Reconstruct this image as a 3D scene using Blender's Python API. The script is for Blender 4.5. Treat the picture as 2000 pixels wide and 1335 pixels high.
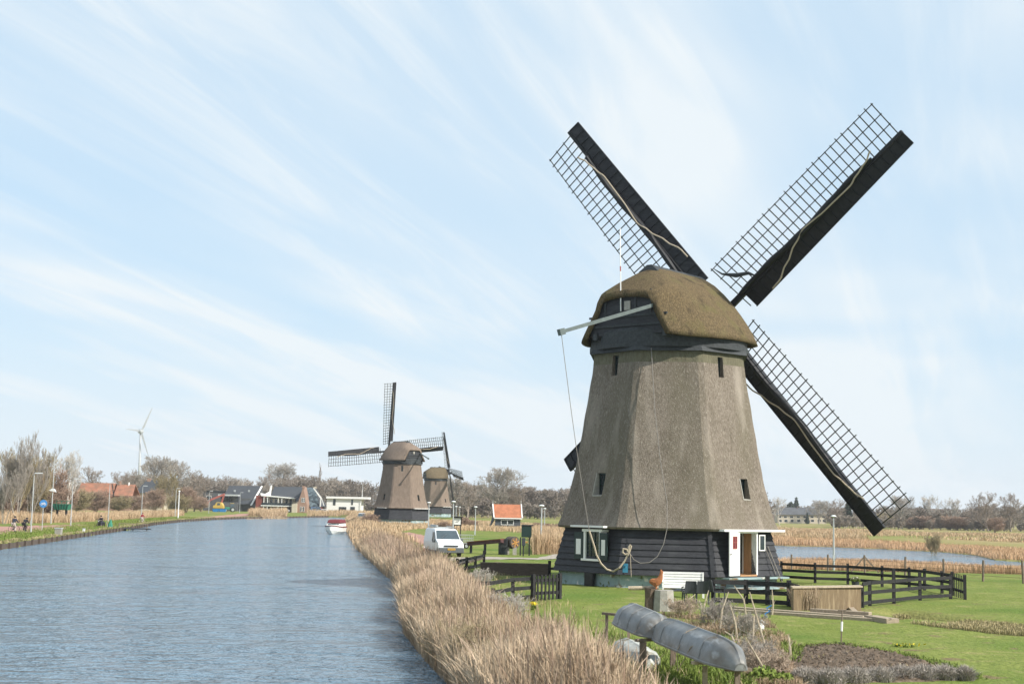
import bpy, bmesh, math, random
import numpy as np
from math import sin, cos, pi, radians, sqrt, atan2, tan, exp
from mathutils import Vector, Matrix, Quaternion

for o in list(bpy.data.objects): bpy.data.objects.remove(o)
S = bpy.context.scene
COL = S.collection
# ------------------------------------------------------------------ camera
F = 2778.0; PITCH = radians(6.59); ROLL = radians(1.2); CZ = 4.4
FW = np.array([0, cos(PITCH), sin(PITCH)]); U0 = np.array([0, -sin(PITCH), cos(PITCH)]); R0 = np.array([1., 0, 0])
RT = cos(ROLL)*R0 + sin(ROLL)*U0; UP = cos(ROLL)*U0 - sin(ROLL)*R0
cam = bpy.data.cameras.new('camera'); camo = bpy.data.objects.new('camera', cam); COL.objects.link(camo)
camo.matrix_world = Matrix(((RT[0], UP[0], -FW[0], 0), (RT[1], UP[1], -FW[1], 0), (RT[2], UP[2], -FW[2], CZ), (0, 0, 0, 1)))
cam.sensor_width = 36; cam.lens = 50; cam.clip_start = .5; cam.clip_end = 9000
cam.dof.use_dof = True; cam.dof.focus_distance = 70; cam.dof.aperture_fstop = 2.0
S.camera = camo
# ------------------------------------------------------------------ world, sun, exposure
SUN_AZ = radians(60); SUN_EL = radians(38)          # azimuth measured from straight behind the camera towards the right
sv = Vector((sin(SUN_AZ)*cos(SUN_EL), -cos(SUN_AZ)*cos(SUN_EL), sin(SUN_EL)))
W = bpy.data.worlds.new('World'); S.world = W; W.use_nodes = True
nt = W.node_tree; N = nt.nodes; L = nt.links
for n in list(N): N.remove(n)
out = N.new('ShaderNodeOutputWorld'); bg = N.new('ShaderNodeBackground'); bg.inputs['Strength'].default_value = .126
sky = N.new('ShaderNodeTexSky'); sky.sky_type = 'NISHITA'; sky.sun_disc = False
sky.sun_elevation = SUN_EL; sky.sun_rotation = atan2(sv.x, sv.y); sky.air_density = 1.0; sky.dust_density = 1.0; sky.ozone_density = 1.2
tc = N.new('ShaderNodeTexCoord'); sx = N.new('ShaderNodeSeparateXYZ'); L.new(tc.outputs['Generated'], sx.inputs[0])
def M_(op, a, b=None, c=None):
    m = N.new('ShaderNodeMath'); m.operation = op
    for i, v in enumerate((a, b, c)):
        if v is None: continue
        if isinstance(v, (int, float)): m.inputs[i].default_value = v
        else: L.new(v, m.inputs[i])
    return m.outputs[0]
zz = M_('ADD', M_('MAXIMUM', sx.outputs['Z'], 0.0), .16)
cx = M_('DIVIDE', sx.outputs['X'], zz); cy = M_('DIVIDE', sx.outputs['Y'], zz)
cb = N.new('ShaderNodeCombineXYZ'); L.new(cx, cb.inputs[0]); L.new(cy, cb.inputs[1])
def cloud(scale, rot, stretch, det, dist, lo, hi, off=0, rough=.6):
    m0 = N.new('ShaderNodeMapping'); m0.inputs['Rotation'].default_value = (0, 0, rot); L.new(cb.outputs[0], m0.inputs[0])
    mp = N.new('ShaderNodeMapping'); mp.inputs['Scale'].default_value = (1, stretch, 1); mp.inputs['Location'].default_value = (off, off*.7, 0)
    L.new(m0.outputs[0], mp.inputs[0])
    t = N.new('ShaderNodeTexNoise'); t.inputs['Scale'].default_value = scale; t.inputs['Detail'].default_value = det
    t.inputs['Roughness'].default_value = rough; t.inputs['Distortion'].default_value = dist; L.new(mp.outputs[0], t.inputs['Vector'])
    r = N.new('ShaderNodeMapRange'); r.interpolation_type = 'SMOOTHSTEP'; r.inputs[1].default_value = lo; r.inputs[2].default_value = hi
    L.new(t.outputs[0], r.inputs[0]); return r.outputs[0]
c1 = cloud(1.5, radians(24), .2, 4, .6, .38, .66, 3.1, .52)
c2 = cloud(5.5, radians(20), .13, 8, 1.0, .42, .76, 7.7, .6)
c3 = cloud(.8, radians(30), .6, 3, .3, .36, .56, 1.3)
cl = M_('ADD', M_('MULTIPLY', c1, .78), M_('MULTIPLY', c2, .55))
cl = M_('ADD', M_('MULTIPLY', cl, M_('ADD', M_('MULTIPLY', c3, .6), .35)), M_('ADD', M_('MULTIPLY', c3, .22), .12))
hz = N.new('ShaderNodeMapRange'); hz.inputs[1].default_value = 0.0; hz.inputs[2].default_value = .22; hz.inputs[3].default_value = .62; hz.inputs[4].default_value = 0.0
hz.interpolation_type = 'SMOOTHSTEP'
L.new(sx.outputs['Z'], hz.inputs[0])
cl = M_('MINIMUM', M_('MAXIMUM', cl, hz.outputs[0]), .93)
tint = N.new('ShaderNodeMixRGB'); tint.blend_type = 'MIX'; tint.inputs[0].default_value = .82; tint.inputs[2].default_value = (2.85, 4.15, 5.3, 1)
L.new(sky.outputs[0], tint.inputs[1])
mx = N.new('ShaderNodeMixRGB'); L.new(cl, mx.inputs[0]); L.new(tint.outputs[0], mx.inputs[1]); mx.inputs[2].default_value = (4.85, 5.2, 5.4, 1)
L.new(mx.outputs[0], bg.inputs['Color']); L.new(bg.outputs[0], out.inputs['Surface'])
sun = bpy.data.lights.new('sun', 'SUN'); sun.energy = 4.7; sun.angle = radians(.6); sun.color = (1, .95, .87)
so = bpy.data.objects.new('sun', sun); COL.objects.link(so); so.rotation_euler = sv.to_track_quat('Z', 'Y').to_euler(); so.location = (0, -20, 60)
S.view_settings.view_transform = 'Standard'; S.view_settings.look = 'None'; S.view_settings.exposure = 0.52; S.view_settings.gamma = 1
S.cycles.max_bounces = 6; S.cycles.transparent_max_bounces = 8
rnd = random.Random(7); nr = np.random.RandomState(11)

# ------------------------------------------------------------------ pixel helpers: give a thing its real distance and size
def ray(px, py): return FW + RT*(px-1000)/F + UP*(667.5-py)/F
def at(px, py, Y):
    d = ray(px, py); return Vector(np.array([0, 0, CZ]) + d*(Y/d[1]))
def G(px, py, z=0.):
    d = ray(px, py); return Vector(np.array([0, 0, CZ]) + d*((z-CZ)/d[2]))
def yh(px): return 988.7 + (px-1000)*tan(ROLL)

# ------------------------------------------------------------------ materials
MATS = {}
def mat(name, col, rough=.8, var=.25, scale=6., bump=0., bscale=30., stretch=(1, 1, 1), metal=0., col2=None, attr=None, spec=.4, detail=6, contrast=(.3, .7), extra=None, trans=0., emit=None):
    m = bpy.data.materials.new(name); m.use_nodes = True; t = m.node_tree; n = t.nodes; l = t.links
    b = n['Principled BSDF']; b.inputs['Roughness'].default_value = rough; b.inputs['Metallic'].default_value = metal
    b.inputs['Specular IOR Level'].default_value = spec
    if trans: b.inputs['Transmission Weight'].default_value = trans
    c2 = col2 or tuple(max(0, c*(1-var)) for c in col); c1 = col if col2 else tuple(min(1, c*(1+var*.6)) for c in col)
    tcn = n.new('ShaderNodeTexCoord'); mp = n.new('ShaderNodeMapping'); mp.inputs['Scale'].default_value = stretch
    l.new(tcn.outputs['Object'], mp.inputs[0])
    nz = n.new('ShaderNodeTexNoise'); nz.inputs['Scale'].default_value = scale; nz.inputs['Detail'].default_value = detail; nz.inputs['Roughness'].default_value = .65
    l.new(mp.outputs[0], nz.inputs['Vector'])
    mr = n.new('ShaderNodeMapRange'); mr.inputs[1].default_value = contrast[0]; mr.inputs[2].default_value = contrast[1]
    if attr:
        a = n.new('ShaderNodeAttribute'); a.attribute_name = attr; mr.inputs[1].default_value = 0; mr.inputs[2].default_value = 1
        l.new(a.outputs['Fac'], mr.inputs[0])
    else: l.new(nz.outputs[0], mr.inputs[0])
    mx = n.new('ShaderNodeMixRGB'); mx.inputs[1].default_value = (*c2, 1); mx.inputs[2].default_value = (*c1, 1); l.new(mr.outputs[0], mx.inputs[0])
    res = mx.outputs[0]
    if extra:   # (colour, scale, lo, hi, stretch): patches with a colour of their own
        for (ec, es, lo, hi, st) in extra:
            mp2 = n.new('ShaderNodeMapping'); mp2.inputs['Scale'].default_value = st; l.new(tcn.outputs['Object'], mp2.inputs[0])
            z2 = n.new('ShaderNodeTexNoise'); z2.inputs['Scale'].default_value = es; z2.inputs['Detail'].default_value = 5; l.new(mp2.outputs[0], z2.inputs['Vector'])
            r2 = n.new('ShaderNodeMapRange'); r2.inputs[1].default_value = lo; r2.inputs[2].default_value = hi; l.new(z2.outputs[0], r2.inputs[0])
            m2 = n.new('ShaderNodeMixRGB'); l.new(r2.outputs[0], m2.inputs[0]); l.new(res, m2.inputs[1]); m2.inputs[2].default_value = (*ec, 1); res = m2.outputs[0]
    l.new(res, b.inputs['Base Color'])
    if bump:
        nb = n.new('ShaderNodeTexNoise'); nb.inputs['Scale'].default_value = bscale; nb.inputs['Detail'].default_value = 5; l.new(mp.outputs[0], nb.inputs['Vector'])
        bp = n.new('ShaderNodeBump'); bp.inputs['Strength'].default_value = min(1, bump); bp.inputs['Distance'].default_value = .05*max(1, bump)
        l.new(nb.outputs[0], bp.inputs['Height']); l.new(bp.outputs[0], b.inputs['Normal'])
    if emit: b.inputs['Emission Color'].default_value = (*emit, 1); b.inputs['Emission Strength'].default_value = 1
    MATS[name] = m; return m
mat('thatch', (.235, .198, .162), .95, scale=15, stretch=(1, 1, .42), col2=(.118, .098, .077), bump=.8, bscale=36, spec=.1, contrast=(.34, .64),
    extra=[((.15, .13, .095), .5, .46, .72, (1, 1, .35)), ((.10, .083, .06), 2.0, .55, .9, (1, 1, .2)), ((.34, .30, .25), 26, .56, .75, (1, 1, .2)), ((.31, .27, .225), 1.1, .55, .8, (1, 1, .25))])
mat('thatch_band', (.165, .155, .105), .95, scale=9, stretch=(1, 1, .3), col2=(.10, .09, .062), bump=.9, bscale=22, spec=.1)
mat('thatch_moss', (.15, .11, .06), .95, scale=14, stretch=(1, 1, .4), col2=(.065, .05, .03), bump=1.0, bscale=22, spec=.1, contrast=(.35, .62),
    extra=[((.11, .095, .042), .8, .5, .72, (1, 1, 1)), ((.055, .042, .026), 1.7, .56, .72, (1, 1, .6)), ((.22, .17, .10), 24, .58, .75, (1, 1, .3))])
mat('thatch_far', (.22, .17, .135), .95, scale=3, stretch=(1, 1, .3), col2=(.15, .115, .09), bump=.4, bscale=12, spec=.1)
mat('thatch_far_moss', (.16, .125, .075), .95, scale=3, col2=(.09, .07, .045), bump=.4, bscale=12, spec=.1)
mat('tarred_wood', (.024, .025, .030), .62, .5, 5, .25, 26, (1, 1, 3), spec=.35, extra=[((.042, .043, .047), 1.2, .5, .75, (1, 1, 4))])
mat('black_wood', (.014, .015, .018), .55, .5, 5, .2, 20, spec=.35)
mat('grey_wood', (.042, .047, .050), .7, .4, 7, .2, 20, spec=.3)
mat('lattice_wood', (.042, .046, .034), .75, .4, 4, spec=.25)
mat('black_fence', (.028, .027, .028), .75, .5, 6, .3, 25, spec=.25)
mat('white_paint', (.78, .77, .74), .5, .08, 5)
mat('cream_paint', (.55, .52, .40), .6, .2, 5)
mat('green_paint', (.012, .032, .028), .45, .2, 5)
mat('beam_paint', (.10, .125, .12), .55, .25, 4)
mat('blue_plaster', (.28, .37, .38), .85, .25, 1.6, .3, 20, extra=[((.16, .10, .05), 1.1, .56, .64, (1, 1, 1)), ((.6, .6, .57), 2.3, .60, .66, (1, 1, 1)), ((.10, .12, .05), 3.1, .62, .7, (1, 1, 1))])
mat('glass', (.02, .03, .035), .08, .3, 2, spec=.8)
mat('red_glass', (.16, .03, .035), .2, .3, 2, spec=.5)
mat('orange_wood', (.42, .23, .11), .6, .3, 9, stretch=(1, 1, .2))
mat('rope', (.42, .35, .26), .9, .3, 30)
mat('thin_rope', (.22, .20, .18), .9, .3, 30)
mat('red_paint', (.36, .10, .08), .6, .2, 5)
mat('metal', (.40, .42, .42), .5, .2, 5, metal=.3)
mat('lamp_grey', (.42, .44, .44), .5, .15, 3)
mat('lamp_white', (.72, .74, .73), .4, .1, 3)
mat('aluminium', (.215, .225, .228), .5, .3, 3, metal=.25, bump=.12, bscale=9, extra=[((.13, .11, .085), 2.2, .46, .72, (1, .4, 1)), ((.31, .325, .33), 5, .58, .7, (1, .3, 1))])
mat('white_hull', (.45, .46, .43), .6, .3, 3, extra=[((.2, .19, .14), 2.5, .55, .7, (1, 1, 1))])
mat('old_wood', (.20, .155, .115), .85, .4, 9, .4, 30, (1, 1, .3))
mat('pale_wood', (.40, .33, .24), .85, .35, 9, .3, 30)
mat('plank', (.36, .29, .21), .85, .35, 7, .3, 30, (.3, 3, 3))
mat('bulkhead', (.20, .145, .085), .9, .35, 7, .4, 30, (5, 5, .4), extra=[((.30, .23, .14), 3, .5, .66, (2, 2, .3))])
mat('brown_wall', (.115, .085, .068), .9, .3, 4, .3, 20, (1, 1, 4))
mat('stump', (.14, .10, .075), .9, .4, 8, .5, 20)
mat('concrete', (.34, .32, .28), .9, .25, 6, .3, 30)
mat('rust_brown', (.19, .065, .035), .8, .4, 9, .3, 20)
mat('maroon', (.075, .03, .03), .7, .3, 4)
mat('brass', (.55, .28, .08), .45, .3, 8, metal=.3)
mat('plastic_dark', (.042, .047, .056), .5, .2, 3)
mat('blue_plastic', (.03, .17, .27), .5, .2, 3)
mat('bright_blue', (.03, .2, .5), .5, .15, 3)
mat('yellow', (.5, .34, .07), .5, .15, 3)
mat('daffodil', (.8, .62, .03), .6, .15, 3)
mat('car_white', (.72, .74, .75), .28, .04, 2, spec=.5)
mat('car_silver', (.38, .41, .44), .3, .08, 2, metal=.3)
mat('car_blue', (.08, .14, .24), .3, .1, 2)
mat('bumper', (.09, .10, .105), .6, .15, 3)
mat('tyre', (.02, .02, .02), .85, .2, 5)
mat('plate', (.72, .40, .03), .5, .05, 3)
mat('windscreen', (.05, .075, .09), .12, .3, 1, spec=.7)
mat('headlight', (.5, .52, .54), .15, .1, 3)
mat('boat_white', (.74, .73, .68), .4, .08, 2)
mat('canvas_red', (.16, .028, .035), .8, .2, 4)
mat('skin', (.5, .32, .24), .6, .1, 4)
mat('navy_cloth', (.035, .04, .06), .9, .2, 6)
mat('black_cloth', (.02, .02, .024), .9, .2, 6)
mat('beige_cloth', (.45, .40, .36), .9, .1, 6)
mat('red_cloth', (.3, .035, .05), .9, .2, 6)
mat('turbine_hazed', (.40, .42, .43), .5, .04, 1)  # white greyed down, with distance haze painted into the colour
mat('sign_blue', (.05, .24, .56), .5, .05, 3)
mat('container_green', (.03, .20, .13), .6, .2, 3)
mat('tiles_orange', (.44, .17, .09), .85, .3, 1.2, extra=[((.33, .12, .06), .5, .5, .7, (1, 1, 1)), ((.62, .26, .12), 4, .55, .7, (6, 6, 1))])
mat('tiles_slate', (.05, .056, .065), .7, .2, 2)
mat('tiles_solar', (.11, .15, .17), .35, .4, .7, extra=[((.035, .05, .06), .9, .48, .56, (1, 1, 1))])
mat('tiles_grey', (.085, .088, .094), .8, .25, .6)
mat('brick', (.30, .19, .14), .9, .25, 3)
mat('brick_red', (.20, .055, .04), .9, .2, 2)
mat('brick_far', (.18, .135, .12), .9, .25, .6)
mat('cream_wall', (.50, .44, .34), .9, .15, 2)
mat('cladding_grey', (.085, .09, .095), .8, .2, 2)
mat('shed_wood', (.075, .085, .095), .85, .3, 3, .2, 20, (1, 1, 5))
mat('hedge_leaf', (.05, .075, .02), .9, .5, 3, attr='rnd', col2=(.02, .035, .012))
mat('dark_leaf', (.035, .06, .028), .9, .5, 3, attr='rnd', col2=(.012, .022, .012))
mat('ochre_leaf', (.24, .14, .06), .9, .5, 3, attr='rnd', col2=(.10, .06, .03))
mat('bark_grey', (.36, .325, .28), .95, .3, 2, col2=(.24, .21, .18))
mat('bark_pale', (.46, .42, .37), .95, .2, 2)
mat('bark_brown', (.27, .22, .18), .95, .3, 2)
mat('bark_red', (.33, .23, .17), .95, .3, 2)
mat('bark_olive', (.30, .245, .14), .95, .3, 2)
mat('wood_mass', (.31, .265, .22), .95, .35, .03, attr='rnd', col2=(.175, .145, .12))
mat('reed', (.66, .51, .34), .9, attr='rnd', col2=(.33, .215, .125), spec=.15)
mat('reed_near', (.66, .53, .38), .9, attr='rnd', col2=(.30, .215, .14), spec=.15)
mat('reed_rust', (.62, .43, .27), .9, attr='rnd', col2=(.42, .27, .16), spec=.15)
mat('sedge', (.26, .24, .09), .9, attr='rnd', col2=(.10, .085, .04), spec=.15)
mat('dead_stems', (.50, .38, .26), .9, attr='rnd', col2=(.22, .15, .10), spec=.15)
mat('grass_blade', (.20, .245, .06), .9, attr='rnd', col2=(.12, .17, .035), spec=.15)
mat('dry_grass', (.46, .38, .22), .9, attr='rnd', col2=(.24, .21, .10), spec=.15)
mat('lavender', (.52, .47, .42), .9, attr='rnd', col2=(.27, .24, .21), spec=.1)
mat('brick_path', (.36, .19, .15), .9, .15, .5, extra=[((.30, .2, .16), 3, .5, .7, (1, 1, 1))])
mat('gravel', (.33, .29, .24), .95, .2, 3, .4, 20)
mat('soil', (.13, .095, .066), .95, .4, 5, 1.0, 9, extra=[((.22, .17, .125), 7, .58, .7, (1, 1, 1))])
mat('bark_dead', (.42, .33, .25), .95, .3, 2)
mat('reed_plume', (.50, .38, .29), .9, attr='rnd', col2=(.25, .17, .12), spec=.1)
mat('tiles_old', (.33, .145, .09), .9, .35, .8, extra=[((.20, .11, .07), .6, .45, .7, (1, 1, 1))])
mat('quay_wood', (.10, .075, .058), .9, .4, 2, .3, 9, (3, 3, .5))
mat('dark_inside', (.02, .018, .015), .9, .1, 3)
mat('green_inside', (.03, .07, .03), .5, .6, 7)

# ground: grass with its own patches of dry and lush growth
def ground_material():
    m = bpy.data.materials.new('grassland'); m.use_nodes = True; t = m.node_tree; n = t.nodes; l = t.links; b = n['Principled BSDF']
    b.inputs['Roughness'].default_value = .95; b.inputs['Specular IOR Level'].default_value = .1
    geo = n.new('ShaderNodeNewGeometry')
    def noise(s, det=5, st=(1, 1, 1)):
        mp = n.new('ShaderNodeMapping'); mp.inputs['Scale'].default_value = st; l.new(geo.outputs['Position'], mp.inputs[0])
        z = n.new('ShaderNodeTexNoise'); z.inputs['Scale'].default_value = s; z.inputs['Detail'].default_value = det; l.new(mp.outputs[0], z.inputs[0]); return z.outputs[0]
    def rng(o, a, c):
        r = n.new('ShaderNodeMapRange'); r.inputs[1].default_value = a; r.inputs[2].default_value = c; l.new(o, r.inputs[0]); return r.outputs[0]
    def mix(f, a, c):
        x = n.new('ShaderNodeMixRGB')
        for i, v in ((0, f), (1, a), (2, c)):
            if isinstance(v, tuple): x.inputs[i].default_value = (*v, 1)
            elif isinstance(v, float): x.inputs[i].default_value = v
            else: l.new(v, x.inputs[i])
        return x.outputs[0]
    c = mix(rng(noise(.35), .35, .65), (.15, .185, .04), (.20, .225, .06))
    c = mix(rng(noise(3.5, 8), .4, .7), c, (.115, .155, .03))
    c = mix(rng(noise(14, 4), .5, .8), c, (.22, .245, .07))
    c = mix(rng(noise(1.1, 6), .55, .74), c, (.25, .235, .09))
    c = mix(rng(noise(.13, 7), .50, .66), c, (.105, .16, .03))
    c = mix(rng(noise(.8, 9), .62, .70), c, (.17, .13, .07))
    a = n.new('ShaderNodeAttribute'); a.attribute_name = 'dry'
    dryc = mix(rng(noise(.05, 6, (1, .35, 1)), .42, .62), (.34, .25, .13), (.19, .21, .055))
    c = mix(a.outputs['Fac'], c, dryc)
    a2 = n.new('ShaderNodeAttribute'); a2.attribute_name = 'mud'
    c = mix(a2.outputs['Fac'], c, (.10, .07, .045))
    l.new(c, b.inputs['Base Color'])
    bp = n.new('ShaderNodeBump'); bp.inputs['Strength'].default_value = .8; bp.inputs['Distance'].default_value = .12; l.new(noise(7, 8), bp.inputs['Height']); l.new(bp.outputs[0], b.inputs['Normal'])
    return m
MATS['ground'] = ground_material()
def water_material(name, deep):
    m = bpy.data.materials.new(name); m.use_nodes = True; t = m.node_tree; n = t.nodes; l = t.links; b = n['Principled BSDF']
    b.inputs['Base Color'].default_value = (*deep, 1); b.inputs['Roughness'].default_value = .12; b.inputs['IOR'].default_value = 1.33; b.inputs['Specular IOR Level'].default_value = .5
    geo = n.new('ShaderNodeNewGeometry'); prev = None
    for s, st, dist, det in ((2.0, (.6, 1, 1), .8, 3), (.55, (.35, 1, 1), 1.4, 4), (.06, (.3, 1, 1), 6.0, 2), (7, (1, 1, 1), .10, 2)):
        mp = n.new('ShaderNodeMapping'); mp.inputs['Scale'].default_value = st; mp.inputs['Rotation'].default_value = (0, 0, .25); l.new(geo.outputs['Position'], mp.inputs[0])
        z = n.new('ShaderNodeTexNoise'); z.inputs['Scale'].default_value = s; z.inputs['Detail'].default_value = det; z.inputs['Roughness'].default_value = .6; l.new(mp.outputs[0], z.inputs[0])
        bp = n.new('ShaderNodeBump'); bp.inputs['Strength'].default_value = 1; bp.inputs['Distance'].default_value = dist; l.new(z.outputs[0], bp.inputs['Height'])
        if prev: l.new(prev, bp.inputs['Normal'])
        prev = bp.outputs[0]
    l.new(prev, b.inputs['Normal']); return m
MATS['water'] = water_material('water', (.155, .235, .305))

# ------------------------------------------------------------------ mesh helpers
class MB:
    def __init__(s): s.v = []; s.f = []
    def add(s, vs, fs):
        o = len(s.v); s.v += [tuple(v) for v in vs]; s.f += [tuple(i+o for i in f) for f in fs]; return s
    def quad(s, a, b, c, d): return s.add([a, b, c, d], [(0, 1, 2, 3)])
    def hexa(s, p):  # 8 points: bottom 4 ccw, top 4
        return s.add(p, [(3, 2, 1, 0), (4, 5, 6, 7), (0, 1, 5, 4), (1, 2, 6, 5), (2, 3, 7, 6), (3, 0, 4, 7)])
    def box(s, x0, x1, y0, y1, z0, z1):
        return s.hexa([(x0, y0, z0), (x1, y0, z0), (x1, y1, z0), (x0, y1, z0), (x0, y0, z1), (x1, y0, z1), (x1, y1, z1), (x0, y1, z1)])
    def obox(s, o, ex, ey, ez):   # box from a corner and three edge vectors
        o, ex, ey, ez = map(Vector, (o, ex, ey, ez))
        return s.hexa([o, o+ex, o+ex+ey, o+ey, o+ez, o+ex+ez, o+ex+ey+ez, o+ey+ez])
    def bar(s, p, q, w, h=None, up=(0, 0, 1)):   # square bar between two points
        p = Vector(p); q = Vector(q); h = h or w; d = (q-p).normalized(); u = Vector(up)
        if abs(d.dot(u)) > .95: u = Vector((1, 0, 0))
        a = d.cross(u).normalized(); b = a.cross(d).normalized(); a *= w/2; b *= h/2
        return s.hexa([p-a-b, p+a-b, p+a+b, p-a+b, q-a-b, q+a-b, q+a+b, q-a+b])
    def tube(s, pts, r, n=6, r2=None, cap=True):
        pts = [Vector(p) for p in pts]; m = len(pts); o = len(s.v); ref = None
        for i, p in enumerate(pts):
            d = (pts[min(i+1, m-1)]-pts[max(i-1, 0)]).normalized()
            if ref is None: ref = d.orthogonal().normalized()
            a = (ref - d*ref.dot(d)).normalized(); ref = a; b = d.cross(a)
            rr = r[i] if isinstance(r, (list, tuple)) else (r if r2 is None else r+(r2-r)*i/max(1, m-1))
            for k in range(n):
                t = 2*pi*k/n; s.v.append(tuple(p + a*cos(t)*rr + b*sin(t)*rr))
        for i in range(m-1):
            for k in range(n):
                k2 = (k+1) % n; s.f.append((o+i*n+k, o+i*n+k2, o+(i+1)*n+k2, o+(i+1)*n+k))
        if cap:
            s.f.append(tuple(o+k for k in reversed(range(n)))); s.f.append(tuple(o+(m-1)*n+k for k in range(n)))
        return s
    def prism(s, poly, d):   # planar polygon pushed along d
        d = Vector(d); a = [Vector(p) for p in poly]; k = len(a)
        return s.add(a+[p+d for p in a], [tuple(reversed(range(k))), tuple(range(k, 2*k))]+[(i, (i+1) % k, (i+1) % k+k, i+k) for i in range(k)])
    def loft(s, rings, closed=True, caps=True):
        o = len(s.v); n = len(rings[0])
        for r in rings: s.v += [tuple(p) for p in r]
        kk = n if closed else n-1
        for i in range(len(rings)-1):
            for k in range(kk):
                k2 = (k+1) % n; s.f.append((o+i*n+k, o+i*n+k2, o+(i+1)*n+k2, o+(i+1)*n+k))
        if caps and closed:
            s.f.append(tuple(o+k for k in reversed(range(n)))); s.f.append(tuple(o+(len(rings)-1)*n+k for k in range(n)))
        return s
    def sphere(s, c, r, n=10, m=7, sc=(1, 1, 1)):
        c = Vector(c); rings = []
        for i in range(1, m):
            t = pi*i/m; rings.append([c+Vector((sin(t)*cos(2*pi*k/n)*r*sc[0], sin(t)*sin(2*pi*k/n)*r*sc[1], -cos(t)*r*sc[2])) for k in range(n)])
        return s.loft(rings)
    def build(s, name, m, parent=None, smooth=False, bevel=0):
        me = bpy.data.meshes.new(name); me.from_pydata(s.v, [], s.f); me.validate(); me.update()
        bm = bmesh.new(); bm.from_mesh(me); bmesh.ops.recalc_face_normals(bm, faces=bm.faces); bm.to_mesh(me); bm.free()
        if isinstance(m, (list, tuple)):
            for q in m: me.materials.append(MATS[q])
        else: me.materials.append(MATS[m])
        if smooth: me.polygons.foreach_set('use_smooth', [True]*len(me.polygons))
        o = bpy.data.objects.new(name, me); COL.objects.link(o)
        if parent is not None: o.parent = parent
        if bevel:
            b = o.modifiers.new('bevel', 'BEVEL'); b.width = bevel; b.segments = 1; b.limit_method = 'ANGLE'
        return o
def tag(o, label=None, cat=None, group=None, kind=None):
    if label: o['label'] = label
    if cat: o['category'] = cat
    if group: o['group'] = group
    if kind: o['kind'] = kind
    return o
def empty(name, loc=(0, 0, 0), rz=0, label=None, cat=None, group=None):
    o = bpy.data.objects.new(name, None); COL.objects.link(o); o.location = loc; o.rotation_euler = (0, 0, rz); o.empty_display_size = .2
    return tag(o, label, cat, group)
def copy_tree(o, loc, rz=0, sc=1, label=None, group=None):
    def cp(a, p):
        c = a.copy(); COL.objects.link(c); c.parent = p
        for ch in a.children: cp(ch, c)
        return c
    c = cp(o, None); c.location = loc; c.rotation_euler = (0, 0, rz); c.scale = sc if isinstance(sc, (tuple, Vector)) else (sc, sc, sc)
    if label: c['label'] = label
    if group: c['group'] = group
    return c
def fast_mesh(name, V, Fq, m, parent=None, rndv=None):
    me = bpy.data.meshes.new(name); V = np.asarray(V, np.float32); Fq = np.asarray(Fq, np.int32); k = Fq.shape[1]
    me.vertices.add(len(V)); me.vertices.foreach_set('co', V.ravel()); me.loops.add(Fq.size); me.loops.foreach_set('vertex_index', Fq.ravel())
    me.polygons.add(len(Fq)); me.polygons.foreach_set('loop_start', np.arange(0, Fq.size, k, dtype=np.int32)); me.polygons.foreach_set('loop_total', np.full(len(Fq), k, np.int32))
    me.update(calc_edges=True); me.materials.append(MATS[m] if isinstance(m, str) else m)
    if rndv is not None:
        a = me.attributes.new('rnd', 'FLOAT', 'POINT'); a.data.foreach_set('value', np.asarray(rndv, np.float32))
    o = bpy.data.objects.new(name, me); COL.objects.link(o)
    if parent is not None: o.parent = parent
    return o

# ------------------------------------------------------------------ the lie of the land
def pts2(lst, z=0): return [tuple(G(a, b, z)[:2]) for a, b in lst]
RB = [(2.2, 4), (1.0, 20)] + pts2([(905, 1345), (850, 1290), (803, 1235), (795, 1180), (785, 1146), (740, 1105), (705, 1075), (685, 1045), (676, 1028), (678, 1016), (690, 1010.5)])
LB = pts2([(640, 1009.5), (560, 1011), (480, 1012.5), (420, 1014.5), (350, 1019), (300, 1025), (260, 1033), (200, 1042), (100, 1058), (0, 1073)])
d_ = Vector(LB[-1])-Vector(LB[-2]); LB += [tuple(Vector(LB[-1])+d_*2.2), tuple(Vector(LB[-1])+d_*5)]
CANAL = RB + LB
ZP = -.45
POND = pts2([(1440, 1066), (1510, 1065), (1620, 1068), (1740, 1073), (1840, 1078), (1900, 1084), (1945, 1094), (2030, 1100), (2150, 1108), (2150, 1122), (2000, 1121), (1900, 1112), (1760, 1101), (1640, 1095), (1510, 1093), (1440, 1092)], ZP)
def inside(X, Y, poly):
    c = np.zeros(X.shape, bool); n = len(poly)
    for i in range(n):
        x0, y0 = poly[i]; x1, y1 = poly[(i+1) % n]
        if y0 == y1: continue
        c ^= ((y0 > Y) != (y1 > Y)) & (X < (x1-x0)*(Y-y0)/(y1-y0)+x0)
    return c
def dist_line(X, Y, pl):
    d = np.full(X.shape, 1e9)
    for (x0, y0), (x1, y1) in zip(pl[:-1], pl[1:]):
        dx, dy = x1-x0, y1-y0; t = np.clip(((X-x0)*dx+(Y-y0)*dy)/(dx*dx+dy*dy+1e-9), 0, 1)
        d = np.minimum(d, np.hypot(X-x0-t*dx, Y-y0-t*dy))
    return d
def sst(a, b, x): t = np.clip((x-a)/(b-a), 0, 1); return t*t*(3-2*t)
def wob(X, Y, s, seed=0): return np.sin(X*s+seed)*np.cos(Y*s*.8+seed*1.7)+.5*np.sin(X*s*2.3+Y*s*1.9+seed*2.1)
DITCH = pts2([(1752, 1216), (1850, 1232), (1950, 1243), (2060, 1252)], .3)
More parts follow.
